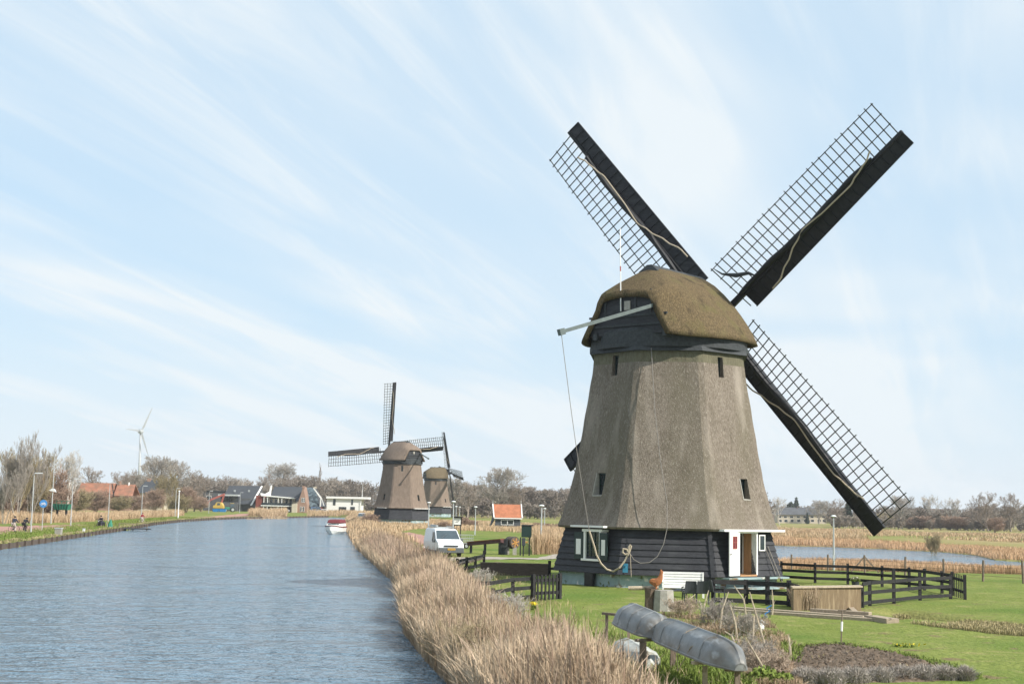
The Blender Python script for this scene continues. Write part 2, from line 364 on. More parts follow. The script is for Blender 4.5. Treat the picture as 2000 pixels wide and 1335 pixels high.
def height(X, Y):
    X = np.asarray(X, float); Y = np.asarray(Y, float)
    inc = inside(X, Y, CANAL); dr = dist_line(X, Y, RB); dl = dist_line(X, Y, LB)
    sg = np.where(inc, -1, 1)
    right = np.where(inc, -1.4*sst(0, 2.5, dr)-.05, np.minimum(.75, -.05+dr*.38))
    left = np.where(inc, -1.6, .28+.62*sst(.3, 22, dl))
    h = np.where(dr < dl, right, left)
    h = np.where(inc & (dr > 3), -1.5, h)
    t = X/np.maximum(Y, 1); pold = sst(.135, .19, t)*sst(86, 125, Y)
    h = np.where(inc, h, h-pold*1.1-pold*1.1*sst(300, 800, Y))
    ip = inside(X, Y, POND); h = np.where(ip, -1.2, h)
    dd = dist_line(X, Y, DITCH); h = np.where(inc, h, h-.65*np.exp(-(dd/.6)**2))
    h = h + np.where(inc | ip, 0, .03*wob(X, Y, .5)+.015*wob(X, Y, 2.1, 3))
    return h
def hz_(x, y): return float(height(np.array([x]), np.array([y]))[0])
def ground_pt(px, py, z0=.75):
    z = z0
    for _ in range(6):
        p = G(px, py, z); z = hz_(p.x, p.y)
    return Vector((p.x, p.y, z))
def gp(px, Y):    # a spot on the ground seen in column px at distance Y
    p = at(px, yh(px)+40, Y); return Vector((p.x, p.y, hz_(p.x, p.y)))
ys = 4*np.exp(np.arange(0, 500)*.01431); ts = np.concatenate([np.linspace(-1.6, -.42, 40)[:-1], np.linspace(-.42, .42, 460), np.linspace(.42, 1.6, 40)[1:]])
YY, TT = np.meshgrid(ys, ts, indexing='ij'); XX = YY*TT; ZZ = height(XX, YY); ny, nx = XX.shape
V = np.stack([XX, YY, ZZ], -1).reshape(-1, 3); i0 = (np.arange(ny-1)[:, None]*nx+np.arange(nx-1)[None]).ravel()
gr = fast_mesh('ground', V, np.stack([i0, i0+1, i0+nx+1, i0+nx], 1), 'ground'); tag(gr, kind='structure'); gr.data.polygons.foreach_set('use_smooth', [True]*len(gr.data.polygons))
tt = XX/YY; dry = sst(125, 175, YY)*sst(.12, .17, tt)*.75 + sst(250, 420, YY)*.6*(tt < .12)
dl = dist_line(XX, YY, LB); dry = np.where(tt < -.03, np.where(dl > 46, .8, .12), dry)
dd = dist_line(XX, YY, DITCH); dry = np.maximum(dry, .8*np.exp(-(dd/1.3)**2))
mud = np.where(inside(XX, YY, CANAL) | inside(XX, YY, POND), 1., 0.)+.9*np.exp(-(dist_line(XX, YY, RB)/1.6)**2); mud = np.maximum(mud, .8*np.exp(-(dd/.4)**2))
for nm, arr in (('dry', dry), ('mud', mud)):
    a = gr.data.attributes.new(nm, 'FLOAT', 'POINT'); a.data.foreach_set('value', np.clip(arr, 0, 1).astype(np.float32).ravel())
# water sheets
wm = MB(); wm.quad((-220, 3, 0), (8, 3, 0), (8, 600, 0), (-220, 600, 0)); w = wm.build('canal_water', 'water'); tag(w, kind='structure')
wm = MB(); c = [sum(p[i] for p in POND)/len(POND) for i in (0, 1)]
wm.add([(c[0]+(p[0]-c[0])*1.06, c[1]+(p[1]-c[1])*1.06, ZP) for p in POND], [tuple(range(len(POND)))]); w = wm.build('pond_water', 'water'); tag(w, kind='structure')
def drape(name, edgeA, edgeB, m, lift=.02, n=60, k=5):     # a strip laid on the ground between two edges
    def samp(e, t):
        t = t*(len(e)-1); i = min(int(t), len(e)-2); f = t-i; return (e[i][0]*(1-f)+e[i+1][0]*f, e[i][1]*(1-f)+e[i+1][1]*f)
    b = MB(); rings = []
    for i in range(n+1):
        a = samp(edgeA, i/n); c = samp(edgeB, i/n); row = []
        for j in range(k+1):
            x = a[0]+(c[0]-a[0])*j/k; y = a[1]+(c[1]-a[1])*j/k; row.append((x, y, hz_(x, y)+lift))
        rings.append(row)
    b.loft(rings, closed=False); o = b.build(name, m); tag(o, kind='structure'); return o
drape('cycle_path', pts2([(-60, 1042), (0, 1035), (60, 1030), (130, 1026), (200, 1022), (300, 1013.5), (380, 1008), (470, 1004), (520, 1003)], .9),
      pts2([(-60, 1027), (0, 1024), (60, 1021.5), (130, 1019), (200, 1016.5), (300, 1010), (380, 1005.5), (470, 1002), (520, 1001.5)], .9), 'brick_path', .03, 80)
drape('brick_path', pts2([(770, 1041), (822, 1062), (800, 1068)], .75), pts2([(800, 1039), (838, 1048), (836, 1060)], .75), 'brick_path', .03, 20)
drape('gravel_path', pts2([(868, 1094), (960, 1092), (1050, 1092), (1100, 1090), (1140, 1084)], .75), pts2([(880, 1089), (960, 1088), (1050, 1089), (1085, 1083), (1130, 1078)], .75), 'gravel', .03, 40)
# timber quay edging along the left bank
b = MB()
for i in range(len(LB)-1):
    a = Vector((*LB[i], 0)); c = Vector((*LB[i+1], 0)); n = max(1, int((c-a).length/3))
    for j in range(n):
        p = a+(c-a)*j/n; q = a+(c-a)*(j+1)/n; b.hexa([p+Vector((0, 0, -.6)), q+Vector((0, 0, -.6)), q+Vector((-.25, .3, -.6)), p+Vector((-.25, .3, -.6)), p+Vector((0, 0, .42)), q+Vector((0, 0, .42)), q+Vector((-.25, .3, .42)), p+Vector((-.25, .3, .42))])
        b.bar(p+Vector((.1, -.1, -.5)), p+Vector((.1, -.1, .5)), .18)
tag(b.build('quay_edging', 'quay_wood'), 'dark timber edging along the far grassy canal bank', 'quay edging')

# ------------------------------------------------------------------ windmills
def octring(R, z, a0, per=8, rd=.05, wav=0, sd=0):
    pts = []
    for k in range(8):
        c0 = a0+pi/8+k*pi/4; c1 = c0+pi/4
        A = Vector((cos(c0)*R, sin(c0)*R, z)); B = Vector((cos(c1)*R, sin(c1)*R, z))
        for j in range(per):
            f = rd+(1-2*rd)*j/(per-1); p = A.lerp(B, f)
            if wav: q = 1+wav/R*(sin(k*3.1+j*1.3+z*2.3+sd)*cos(z*1.7+j*.9)); p.x *= q; p.y *= q
            pts.append(p)
    return pts
def interp(tab, z):
    for (z0, r0), (z1, r1) in zip(tab[:-1], tab[1:]):
        if (z0-z)*(z1-z) <= 0: return r0+(r1-r0)*(z-z0)/(z1-z0)
    return tab[-1][1]
def apply_mods(o):
    dg = bpy.context.evaluated_depsgraph_get(); dg.update(); me = bpy.data.meshes.new_from_object(o.evaluated_get(dg)); o.modifiers.clear(); o.data = me
def cut(o, cutters):
    for c in cutters:
        m = o.modifiers.new('b', 'BOOLEAN'); m.operation = 'DIFFERENCE'; m.object = c; m.solver = 'EXACT'
    apply_mods(o)
    for c in cutters: bpy.data.objects.remove(c)
TPROF = [(11.35, 4.0), (10.25, 4.12), (8.65, 4.40), (6.65, 4.74), (5.15, 5.03), (3.95, 5.36), (3.2, 5.62), (2.80, 5.82)]
WPROF = (2.95, 5.32, .62, 5.98)      # boarded wall: top z, top R, bottom z, bottom R (above the mill's own ground)
CI = cos(pi/8)
class Face:   # one side of the octagon: s along it, z up, d outwards from the sloping plane
    def __init__(f, a0, k, tilt_tab):
        an = a0+k*pi/4; f.n = Vector((cos(an), sin(an), 0)); f.t = Vector((-sin(an), cos(an), 0)); f.tab = tilt_tab
    def P(f, s, z, d=0.): return f.n*(interp(f.tab, z)*CI+d)+f.t*s+Vector((0, 0, z))
    def V(f, s, z, a): return f.n*a+f.t*s+Vector((0, 0, z))
def cap_mesh(b_scale=1, thick=.32):
    # stations along the cap's axis: u, half width, eave z, top z, blend to tail shape
    st = [(-3.9, 2.6, 12.05, 14.3, 1), (-3.55, 2.9, 12.0, 14.55, .95), (-3.1, 3.25, 11.95, 14.9, .75), (-2.5, 3.62, 11.95, 15.3, .45), (-1.9, 3.9, 11.95, 15.62, .15), (-1.5, 4.02, 11.95, 15.76, 0),
          (-.7, 4.15, 11.98, 15.8, 0), (.3, 4.12, 12.0, 15.8, 0), (1.3, 4.0, 12.02, 15.8, 0), (2.2, 3.82, 12.03, 15.82, 0), (2.95, 3.5, 12.04, 15.78, .0), (3.25, 3.3, 12.05, 15.4, .2), (3.5, 3.0, 12.05, 14.9, .4), (3.7, 2.7, 12.05, 14.3, .6)]
    A = [(0, 1), (.12, .975), (.27, .885), (.43, .75), (.57, .61), (.70, .46), (.81, .32), (.90, .19), (.965, .08), (1.0, 0)]
    B = [(0, 1), (.25, .985), (.45, .955), (.60, .90), (.66, .78), (.70, .62), (.78, .45), (.87, .27), (.95, .11), (1.0, 0)]
    rings = []
    def ring(u, w, z0, z1, bl, sh=0.):
        half = []
        for (a, b) in zip(A, B):
            y = (a[0]*(1-bl)+b[0]*bl)*(w-sh); z = z0+(a[1]*(1-bl)+b[1]*bl)*(z1-z0-sh); half.append((y, z))
        return [Vector((u, -y, z)) for y, z in reversed(half)]+[Vector((u, y, z)) for y, z in half[1:]]
    fine = []
    for i in range(len(st)-1):
        for j in range(3):
            t = j/3; fine.append(tuple(st[i][q]*(1-t)+st[i+1][q]*t for q in range(5)))
    fine.append(st[-1])
    outer = [ring(*s) for s in fine]; inner = [ring(s[0]*.985, *s[1:], sh=thick) for s in fine]
    m = MB(); n = len(outer[0]); loops = [o+list(reversed(i)) for o, i in zip(outer, inner)]
    m.loft(loops, closed=True, caps=True); return m, fine, ring
def windmill(name, loc, sc, a0, yaw, rot, R, label, near=True, thatch='thatch', moss='thatch_moss', tilt=12.33, hubL=4.9, capk=1.0, group=None):
    root = empty(name, loc, 0, label, 'windmill', group); root.scale = (sc, sc, sc)
    # thatched body
    b = MB(); zs = list(np.arange(11.35, 2.80, -.15)); outer = [octring(interp(TPROF, z), z, a0, wav=.02, sd=1) for z in zs]+[octring(5.82, 2.80, a0, wav=.03), octring(5.74, 2.70, a0, wav=.03), octring(5.4, 2.74, a0)]
    inner = [octring(5.0, 2.9, a0), octring(4.4, 6.4, a0), octring(3.6, 11.35, a0)]
    b.loft(outer+inner, closed=True, caps=False); n = 64; tot = len(outer)+len(inner)
    b.f += [((tot-1)*n+k, (tot-1)*n+(k+1) % n, (k+1) % n, k) for k in range(n)]
    body = b.build('thatched_wall', thatch, root, smooth=True)
    body.data.materials.append(MATS['thatch_band'])
    facet = True
    for p in body.data.polygons:
        if p.center.z > 10.72 and near: p.material_index = 1
    fl = Face(a0, -1, TPROF); fr = Face(a0, 1, TPROF); ff = Face(a0, 0, TPROF)
    wins = [(fl, .10, 4.25, 5.35, .62), (fr, .50, 4.2, 5.2, .5), (fl, .06, 10.15, 11.15, .42), (fr, -.20, 10.1, 11.1, .36)] if near else [(fl, 0, 4.3, 5.4, .5), (fr, 0, 4.3, 5.4, .5), (ff, 0, 9.9, 11.0, .4)]
    cs = []
    for (f, s, z0, z1, w_) in wins:
        a = interp(f.tab, z1)*CI
        c = MB(); c.hexa([f.V(s-w_/2, z0, a-1.2), f.V(s+w_/2, z0, a-1.2), f.V(s+w_/2, z0, a+1.2), f.V(s-w_/2, z0, a+1.2), f.V(s-w_/2, z1, a-1.2), f.V(s+w_/2, z1, a-1.2), f.V(s+w_/2, z1, a+1.2), f.V(s-w_/2, z1, a+1.2)])
        co = c.build('cutter', thatch, root); cs.append(co)
    bpy.context.view_layer.update(); cut(body, cs); es_ = body.modifiers.new('facets', 'EDGE_SPLIT'); es_.split_angle = radians(15)
    for (f, s, z0, z1, w_) in wins:
        a = interp(f.tab, z1)*CI-.16; hw = w_/2-.003
        m = MB(); t = .045; y0, y1 = a-.06, a
        for (sa, sb, za, zb) in ((-hw, hw, z0+.004, z0+.06), (-hw, hw, z1-.06, z1-.004), (-hw, -hw+t, z0+.06, z1-.06), (hw-t, hw, z0+.06, z1-.06), (-.012, .012, z0+.06, z1-.06), (-hw+t, -.012, (z0+z1)/2-.012, (z0+z1)/2+.012), (.012, hw-t, (z0+z1)/2-.012, (z0+z1)/2+.012)):
            m.hexa([f.V(s+sa, za, y0), f.V(s+sb, za, y0), f.V(s+sb, za, y1), f.V(s+sa, za, y1), f.V(s+sa, zb, y0), f.V(s+sb, zb, y0), f.V(s+sb, zb, y1), f.V(s+sa, zb, y1)])
        wo = m.build('window', 'green_paint', root)
        m = MB(); m.hexa([f.V(s-hw, z0, a-.08), f.V(s+hw, z0, a-.08), f.V(s+hw, z0, a-.045), f.V(s-hw, z0, a-.045), f.V(s-hw, z1, a-.08), f.V(s+hw, z1, a-.08), f.V(s+hw, z1, a-.045), f.V(s-hw, z1, a-.045)]); m.build('pane', 'glass', wo)
        if z0 < 6:
            m = MB(); e = interp(f.tab, z0)*CI+.02
            m.hexa([f.V(s-hw, z0+.005, a+.004), f.V(s+hw, z0+.005, a+.004), f.V(s+hw, z0-.03, e), f.V(s-hw, z0-.03, e), f.V(s-hw, z0+.07, a+.004), f.V(s+hw, z0+.07, a+.004), f.V(s+hw, z0+.02, e), f.V(s-hw, z0+.02, e)])
            m.build('sill', 'grey_wood' if not near else 'concrete', wo)
            if near:
                m = MB(); m.hexa([f.V(s-hw-.045, z0-.02, a), f.V(s-hw, z0, a), f.V(s-hw, z0, e), f.V(s-hw-.045, z0-.02, e), f.V(s-hw-.045, z1, a+.02), f.V(s-hw, z1, a+.02), f.V(s-hw, z1, a+.17), f.V(s-hw-.045, z1, a+.17)]); m.build('jamb', 'concrete', wo)
    # weatherboards
    zt, Rt, zb, Rb = WPROF; b = MB(); prof = []; nb = 8
    for i in range(nb):
        u = i/nb; v = (i+1)/nb; z0 = zt+(zb-zt)*u; z1 = zt+(zb-zt)*v; r0 = Rt+(Rb-Rt)*u; r1 = Rt+(Rb-Rt)*v
        prof += [(r0-.01, z0), (r1+.045, z1+.004), (r1+.045, z1-.02)]
    prof += [(Rb-.35, zb-.02), (Rt-.35, zt)]
    rings = [octring(r, z, a0, 4, .0) for r, z in prof]; b.loft(rings, caps=False); n = 32; k_ = len(rings)
    b.f += [((k_-1)*n+k, (k_-1)*n+(k+1) % n, (k+1) % n, k) for k in range(n)]
    wall = b.build('weatherboard_wall', 'tarred_wood', root)
    WT = [(zt, Rt), (zb, Rb)]; wl = Face(a0, -1, WT); wf = Face(a0, 0, WT); wr = Face(a0, 1, WT)
    # foundation
    b = MB(); b.loft([octring(5.74, -.6, a0, 4, 0), octring(5.70, .61, a0, 4, 0)]); b.build('foundation', 'blue_plaster', root)
    if near:
        # door opening cut in the right-hand side
        ds = -.16; dw = .58; c = MB(); a_in, a_out = 4.4, 6.6
        c.hexa([wr.V(ds-dw, .70, a_in), wr.V(ds+dw, .70, a_in), wr.V(ds+dw, .70, a_out), wr.V(ds-dw, .70, a_out), wr.V(ds-dw, 2.72, a_in), wr.V(ds+dw, 2.72, a_in), wr.V(ds+dw, 2.72, a_out), wr.V(ds-dw, 2.72, a_out)])
        bpy.context.view_layer.update(); cut(wall, [c.build('cutter', 'black_wood', root)])
    def fbox(m, f, s0, s1, z0, z1, a0_, a1_): m.hexa([f.V(s0, z0, a0_), f.V(s1, z0, a0_), f.V(s1, z0, a1_), f.V(s0, z0, a1_), f.V(s0, z1, a0_), f.V(s1, z1, a0_), f.V(s1, z1, a1_), f.V(s0, z1, a1_)]); return m
    def pbox(m, f, s0, s1, z0, z1, d0, d1): m.hexa([f.P(s0, z0, d0), f.P(s1, z0, d0), f.P(s1, z0, d1), f.P(s0, z0, d1), f.P(s0, z1, d0), f.P(s1, z1, d0), f.P(s1, z1, d1), f.P(s0, z1, d1)]); return m
    # awning boards under the thatch
    m = MB(); fbox(m, wl, -.98, 1.38, 2.74, 2.83, 5.0, 5.62); m.build('awning_board', 'white_paint', root)
    m = MB(); fbox(m, wr, -1.95, 2.32, 2.70, 2.80, 5.0, 5.68); m.build('awning_board', 'white_paint', root)
    if near:
        # window with shutters on the shaded side
        m = MB(); s0, s1, z0, z1 = -.20, 1.0, 1.18, 2.66; a = interp(WT, 1.18)*CI+.05
        for q in ((s0, s0+.13, z0+.08, z1-.12), (s1-.10, s1, z0+.08, z1-.12), (s0-.12, s1+.1, z1-.12, z1), (s0-.14, s1-.05, z0-.02, z0+.08)): fbox(m, wl, *q, a-.5, a+(.05 if q[2] == z0-.02 else .02))
        wo = m.build('window', 'white_paint', root)
        m = MB(); fbox(m, wl, s0+.13, s1-.1, z0+.08, z1-.12, a-.12, a-.10); m.build('pane', 'glass', wo)
        m = MB()
        for s in (s0+.13, s0+.41, s0+.69, s1-.14): fbox(m, wl, s, s+.04, z0+.08, z1-.12, a-.10, a-.06)
        for z in (z0+.08, z0+.44, z0+.82, z1-.17): fbox(m, wl, s0+.13, s1-.1, z, z+.04, a-.098, a-.065)
        m.build('frame', 'green_paint', wo)
        for (sa, sb, lean) in ((-.86, -.24, 0), (.94, 1.48, .06)):
            m = MB(); fbox(m, wl, sa, sb, 1.22, 2.50, a-.02, a+.03); sh = m.build('shutter', 'green_paint', root)
            m = MB(); fbox(m, wl, sa+.14, sb-.14, 1.45, 2.18, a+.03, a+.037); m.build('panel', 'white_paint', sh)
        # door, casing, room behind
        m = MB(); a = interp(WT, .7)*CI+.02
        fbox(m, wr, ds-dw-.10, ds-dw, .66, 2.74, a-.9, a+.02); fbox(m, wr, ds+dw, ds+dw+.09, .66, 2.74, a-.9, a+.02); fbox(m, wr, ds-dw, ds+dw, 2.62, 2.74, a-.9, a+.02)
        df = m.build('door_frame', 'white_paint', root)
        m = MB(); fbox(m, wr, ds-dw, ds+dw, .62, .70, a-1.0, a+.05); fbox(m, wr, ds+dw-.05, ds+dw-.003, .70, 2.62, a-.75, a-.30); m.build('threshold', 'orange_wood', df)
        m = MB(); fbox(m, wr, -1.6, 1.6, .55, .60, 1.0, 4.9); m.build('floor_boards', 'orange_wood', root)
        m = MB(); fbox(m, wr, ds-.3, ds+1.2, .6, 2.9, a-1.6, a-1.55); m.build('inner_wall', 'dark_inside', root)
        m = MB(); fbox(m, wr, ds-.05, ds+.30, .9, 2.45, a-1.54, a-1.50); m.build('inner_door', 'green_inside', root)
        hp = wr.V(ds-dw-.10, 0, a+.05); dr = (wr.t*-1+wr.n*.16).normalized()   # leaf swung open, facing out from the front side
        nrm = Vector((dr.y, -dr.x, 0)); nrm = nrm if nrm.dot(wr.n) > 0 else -nrm
        m = MB(); o_ = hp+Vector((0, 0, .66)); m.obox(o_, dr*.86, nrm*.05, (0, 0, 2.05)); 
        for i in range(1, 6): m.obox(o_+dr*(.12*i)+nrm*.05+Vector((0, 0, .02)), dr*.008, nrm*.004, (0, 0, 1.3))
        dl_ = m.build('door', 'white_paint', root)
        m = MB(); c0 = o_+dr*.25+nrm*.052+Vector((0, 0, 1.25)); m.obox(c0, dr*.36, nrm*.012, (0, 0, .58)); dwn = m.build('door_window', 'red_glass', dl_)
        m = MB()
        for (x0, x1, z0, z1) in ((0, .36, 0, .03), (0, .36, .55, .58), (0, .03, .03, .55), (.33, .36, .03, .55), (.17, .19, .03, .55), (.03, .17, .28, .3), (.19, .33, .28, .3)): m.obox(c0+dr*x0+nrm*.013+Vector((0, 0, z0)), dr*(x1-x0), nrm*.012, (0, 0, z1-z0))
        m.build('glazing_bars', 'red_paint', dwn)
        m = MB(); m.sphere(o_+dr*.78+nrm*.08+Vector((0, 0, 1.0)), .035, 8, 5); m.build('handle', 'black_wood', dl_)
        # small white casements either side of the door
        for (s, lean) in ((.62, .0), (-1.16, 0)):
            m = MB(); w2 = .42 if s > 0 else .22; z0, z1 = 1.80, 2.56; aa = a+.02
            for q in ((s, s+w2, z0, z0+.05), (s, s+w2, z1-.05, z1), (s, s+.05, z0+.05, z1-.05), (s+w2-.05, s+w2, z0+.05, z1-.05)): fbox(m, wr, *q, aa-.04, aa)
            cw = m.build('window', 'white_paint', root); m = MB(); fbox(m, wr, s+.04, s+w2-.04, z0+.04, z1-.04, aa-.03, aa-.015); m.build('pane', 'glass', cw)
        # corner battens, buttress, steps
        m = MB()
        for f, s in ((wf, 1),): 
            for dd_ in (0,): m.hexa([f.P(2.02, .6, .05), f.P(2.20, .6, .05), f.P(2.20, .6, .10), f.P(2.02, .6, .10), f.P(1.84, 2.9, .05), f.P(2.02, 2.9, .05), f.P(2.02, 2.9, .10), f.P(1.84, 2.9, .10)])
        m.build('corner_batten', 'tarred_wood', root)
        m = MB(); pbox(m, wl, .05, .62, -.25, .62, -.1, .06); m.build('buttress', 'black_wood', root)
        m = MB(); pbox(m, wf, .75, 2.2, -.2, .60, -.25, .02); m.build('dark_plinth', 'black_wood', root)
        m = MB(); fbox(m, wr, -1.9, 2.3, .50, .58, 5.4, 5.95); fbox(m, wr, -1.6, 1.9, .05, .12, 5.5, 6.3); m.build('step', 'blue_plaster', root)
        # poles leaning on the right-hand corner
        m = MB(); m.tube([wr.P(1.85, .35, .35), wr.P(1.55, 2.0, .08)], .028); m.build('leaning_pole', 'thin_rope', root)
        m = MB(); m.tube([wr.P(1.5, .7, .3), wr.P(1.35, 2.0, .08)], .02); m.build('leaning_pole', 'thin_rope', root)
    # ring under the cap
    b = MB(); rings = [octring(3.5, 11.30, a0, 4, 0), octring(4.22, 11.30, a0, 4, 0), octring(4.10, 11.55, a0, 4, 0)]; b.loft(rings); b.build('ring_boards', 'grey_wood', root)
    b = MB(); b.loft([[Vector((cos(2*pi*k/40)*r, sin(2*pi*k/40)*r, z)) for k in range(40)] for r, z in ((4.02, 11.5), (4.02, 11.74), (3.97, 11.745), (3.96, 12.3), (3.6, 12.6))]); b.build('ring_beam', 'grey_wood', root)
    # cap; local x runs from tail to front
    th = pi/2-yaw; cap = empty('cap', (0, 0, 0), th); cap.parent = root
    for q, zsc in (((0, 0, 0), capk),): cap.scale = (1, 1, 1)
    cm, fine, ringf = cap_mesh(); co = cm.build('cap_thatch', moss, root, smooth=True); co.rotation_euler = (0, 0, th)
    bpy.data.objects.remove(cap)
    def C_(u, v, z): return Vector((u*cos(th)-v*sin(th), u*sin(th)+v*cos(th), z))
    # ridge boards
    m = MB(); m.hexa([(-1.95, -.58, 15.52), (3.0, -.5, 15.6), (3.0, .5, 15.6), (-1.95, .58, 15.52), (-1.85, -.14, 15.88), (3.0, -.12, 15.9), (3.0, .12, 15.9), (-1.85, .14, 15.88)])
    m.build('ridge_board', 'grey_wood', co)
    # rear and front gables
    for (u, nm, du) in ((-3.62, 'rear_gable', -.06), (3.35, 'front_gable', .06)):
        s = min(fine, key=lambda q: abs(q[0]-u)); rg = ringf(*s, sh=.30)
        m = MB(); poly = [C_(u, p.y, p.z) for p in rg]; m.prism([C_(u, -2.5, 12.15)]+[p for p in poly if p.z > 12.15]+[C_(u, 2.5, 12.15)], C_(du, 0, 0)-C_(0, 0, 0)); g = m.build(nm, 'tarred_wood', root)
        m = MB()
        if u < 0:
            for z in (12.55, 13.02): m.hexa([C_(u-.14, -2.3, z), C_(u-.14, 2.3, z), C_(u-.062, 2.3, z), C_(u-.062, -2.3, z), C_(u-.14, -2.3, z+.10), C_(u-.14, 2.3, z+.10), C_(u-.062, 2.3, z+.10), C_(u-.062, -2.3, z+.10)])
            for v in (-1.35, -.45, .45, 1.35): m.hexa([C_(u-.12, v-.05, 13.13), C_(u-.12, v+.05, 13.13), C_(u-.063, v+.05, 13.13), C_(u-.063, v-.05, 13.13), C_(u-.12, v-.05, 14.3), C_(u-.12, v+.05, 14.3), C_(u-.063, v+.05, 14.3), C_(u-.063, v-.05, 14.3)])
            m.build('battens', 'grey_wood', g)
            m = MB(); fv = -.15; m.hexa([C_(u-.13, fv, 13.35), C_(u-.13, fv+.34, 13.35), C_(u-.064, fv+.34, 13.35), C_(u-.064, fv, 13.35), C_(u-.13, fv, 13.8), C_(u-.13, fv+.34, 13.8), C_(u-.064, fv+.34, 13.8), C_(u-.064, fv, 13.8)]); m.build('hatch_window', 'concrete', g)
            m = MB()
            for v in (-2.2, -1.0, .4, 1.9): m.hexa([C_(-3.8, v-.12, 11.95), C_(-3.8, v+.12, 11.95), C_(-2.0, v+.12, 11.95), C_(-2.0, v-.12, 11.95), C_(-3.8, v-.12, 12.28), C_(-3.8, v+.12, 12.28), C_(-2.0, v+.12, 12.28), C_(-2.0, v-.12, 12.28)])
            m.build('floor_beams', 'grey_wood', root)
    # shaft and sails
    tl = radians(tilt); ax = Vector((sin(yaw)*cos(tl), cos(yaw)*cos(tl), sin(tl))); sd_ = Vector((cos(yaw), -sin(yaw), 0)); tp = sd_.cross(ax)
    hub = Vector((sin(yaw)*hubL, cos(yaw)*hubL, 13.98)); m = MB(); m.tube([hub-ax*2.4, hub+ax*.45], .32, 10); m.bar(hub-ax*.4, hub+ax*.5, .75, .75); m.build('windshaft', 'black_wood', root)
    for k in range(4):
        an = rot+k*pi/2; e = sd_*cos(an)+tp*sin(an); f = -sd_*sin(an)+tp*cos(an); o_ = hub+ax*(.17 if k % 2 == 0 else -.17)
        def Q(r, w_, be=None, oa=0.):
            if be is None: u = (r-2)/(R-2); be = radians(-20)*(1-u) if w_ >= 0 else radians(-16)*(1-.2*u)
            return o_+e*r+(f*cos(be)+ax*sin(be))*w_+ax*oa
        m = MB(); m.hexa([o_-f*.16-ax*.16, o_+f*.16-ax*.16, o_+f*.16+ax*.16, o_-f*.16+ax*.16, o_+e*R-f*.08-ax*.09, o_+e*R+f*.08-ax*.09, o_+e*R+f*.08+ax*.09, o_+e*R-f*.08+ax*.09])
        sail = m.build('sail', 'black_wood', root)
        m = MB(); nbar = 30 if near else 24; r0, r1 = 1.75, R-.22; th_ = .05 if near else .075
        for i in range(nbar):
            r = r0+(r1-r0)*i/(nbar-1); m.bar(Q(r, -.1 if i else -.75), Q(r, 2.16+.1*sin(i*7.7)*.5), th_, th_*.8, up=ax)
        for w_ in (2.06, 1.38, .70):
            for i in range(nbar-1): m.bar(Q(r0-.08+(r1-r0+.16)*i/(nbar-1), w_, oa=-.03), Q(r0-.08+(r1-r0+.16)*(i+1)/(nbar-1), w_, oa=-.03), th_*.85, th_*.7, up=ax)
        m.build('lattice', 'lattice_wood', sail)
        m = MB(); seg = 22; rb0 = 2.0 if not k == 3 else 2.0
        for i in range(seg):
            ra = rb0+(R-rb0)*i/seg; rb = rb0+(R-rb0)*(i+1)/seg-.03; wa = -1.0+.22*(ra-rb0)/(R-rb0); wb = -1.0+.22*(rb-rb0)/(R-rb0)
            a1 = -.10; m.hexa([Q(ra, wa, oa=-.02), Q(ra, a1, oa=-.02), Q(rb, a1, oa=-.02), Q(rb, wb, oa=-.02), Q(ra, wa, oa=.02), Q(ra, a1, oa=.02), Q(rb, a1, oa=.02), Q(rb, wb, oa=.02)])
            m.bar(Q(rb+.015, wb, oa=-.06), Q(rb+.015, -.1, oa=-.06), .05, .06, up=ax)
        for w0, w1 in ((0, 1),): m.bar(Q(rb0, -.99, oa=-.06), Q(R, -.79, oa=-.06), .05, .07, up=ax)
        m.build('leading_board', 'tarred_wood' if k in (1, 2) else 'black_wood', sail)  # lighter wood on two sails paints in the sunlight on their boards
        # furled sail cloth: dark roll on the stock with a pale rope
        m = MB(); pts = []; rr = []
        for i in range(24):
            u = i/23; r = 1.9+(R*.86-1.9)*u; pts.append(Q(r, .05+.07*sin(u*9+k), 0, -.22)); rr.append(.10+.07*sin(u*pi)+.02*sin(u*31+k))
        m.tube(pts, rr, 8); m.build('furled_cloth', 'black_wood', sail)
        m = MB(); dv = [( .88, .34), (.84, .12), (.78, -.02), (.74, -.16), (.62, -.12), (.50, .02), (.44, -.22), (.36, -.62), (.29, -.98), (.24, -1.02)]
        pts = []
        for i in range(len(dv)-1):
            for j in range(4):
                t = j/4; t2 = t*t*(3-2*t); pts.append(Q(R*(dv[i][0]*(1-t)+dv[i+1][0]*t), dv[i][1]*(1-t2)+dv[i+1][1]*t2, radians(-10), -.36))
        m.tube(pts, .042 if near else .05, 6); m.build('sail_rope', 'rope', sail)
        if k == 0 and near:
            m = MB(); m.tube([Q(1.9, 2.0, oa=-.1), Q(2.0, 1.5, oa=-.1), Q(2.5, .9, oa=-.15), Q(3.1, .5, oa=-.2), Q(3.3, .1, oa=-.25)], [.02, .05, .12, .09, .03]); m.build('loose_cloth', 'grey_wood', sail)
    # brake lever and ropes
    m = MB(); p0 = C_(-3.7, -1.55, 13.5); p1 = C_(-9.3, .75, 12.35)
    if near: p1 = Matrix.Translation(Vector(loc)).inverted() @ at(1096, 648, 66.0)
    ud = (p1-p0).normalized(); m.bar(p0, p1, .16, .17); m.bar(p1-ud*.15, p1+ud*.12, .28, .3); m.build('brake_lever', 'beam_paint', root)
    W0 = Matrix.Translation(Vector(loc))
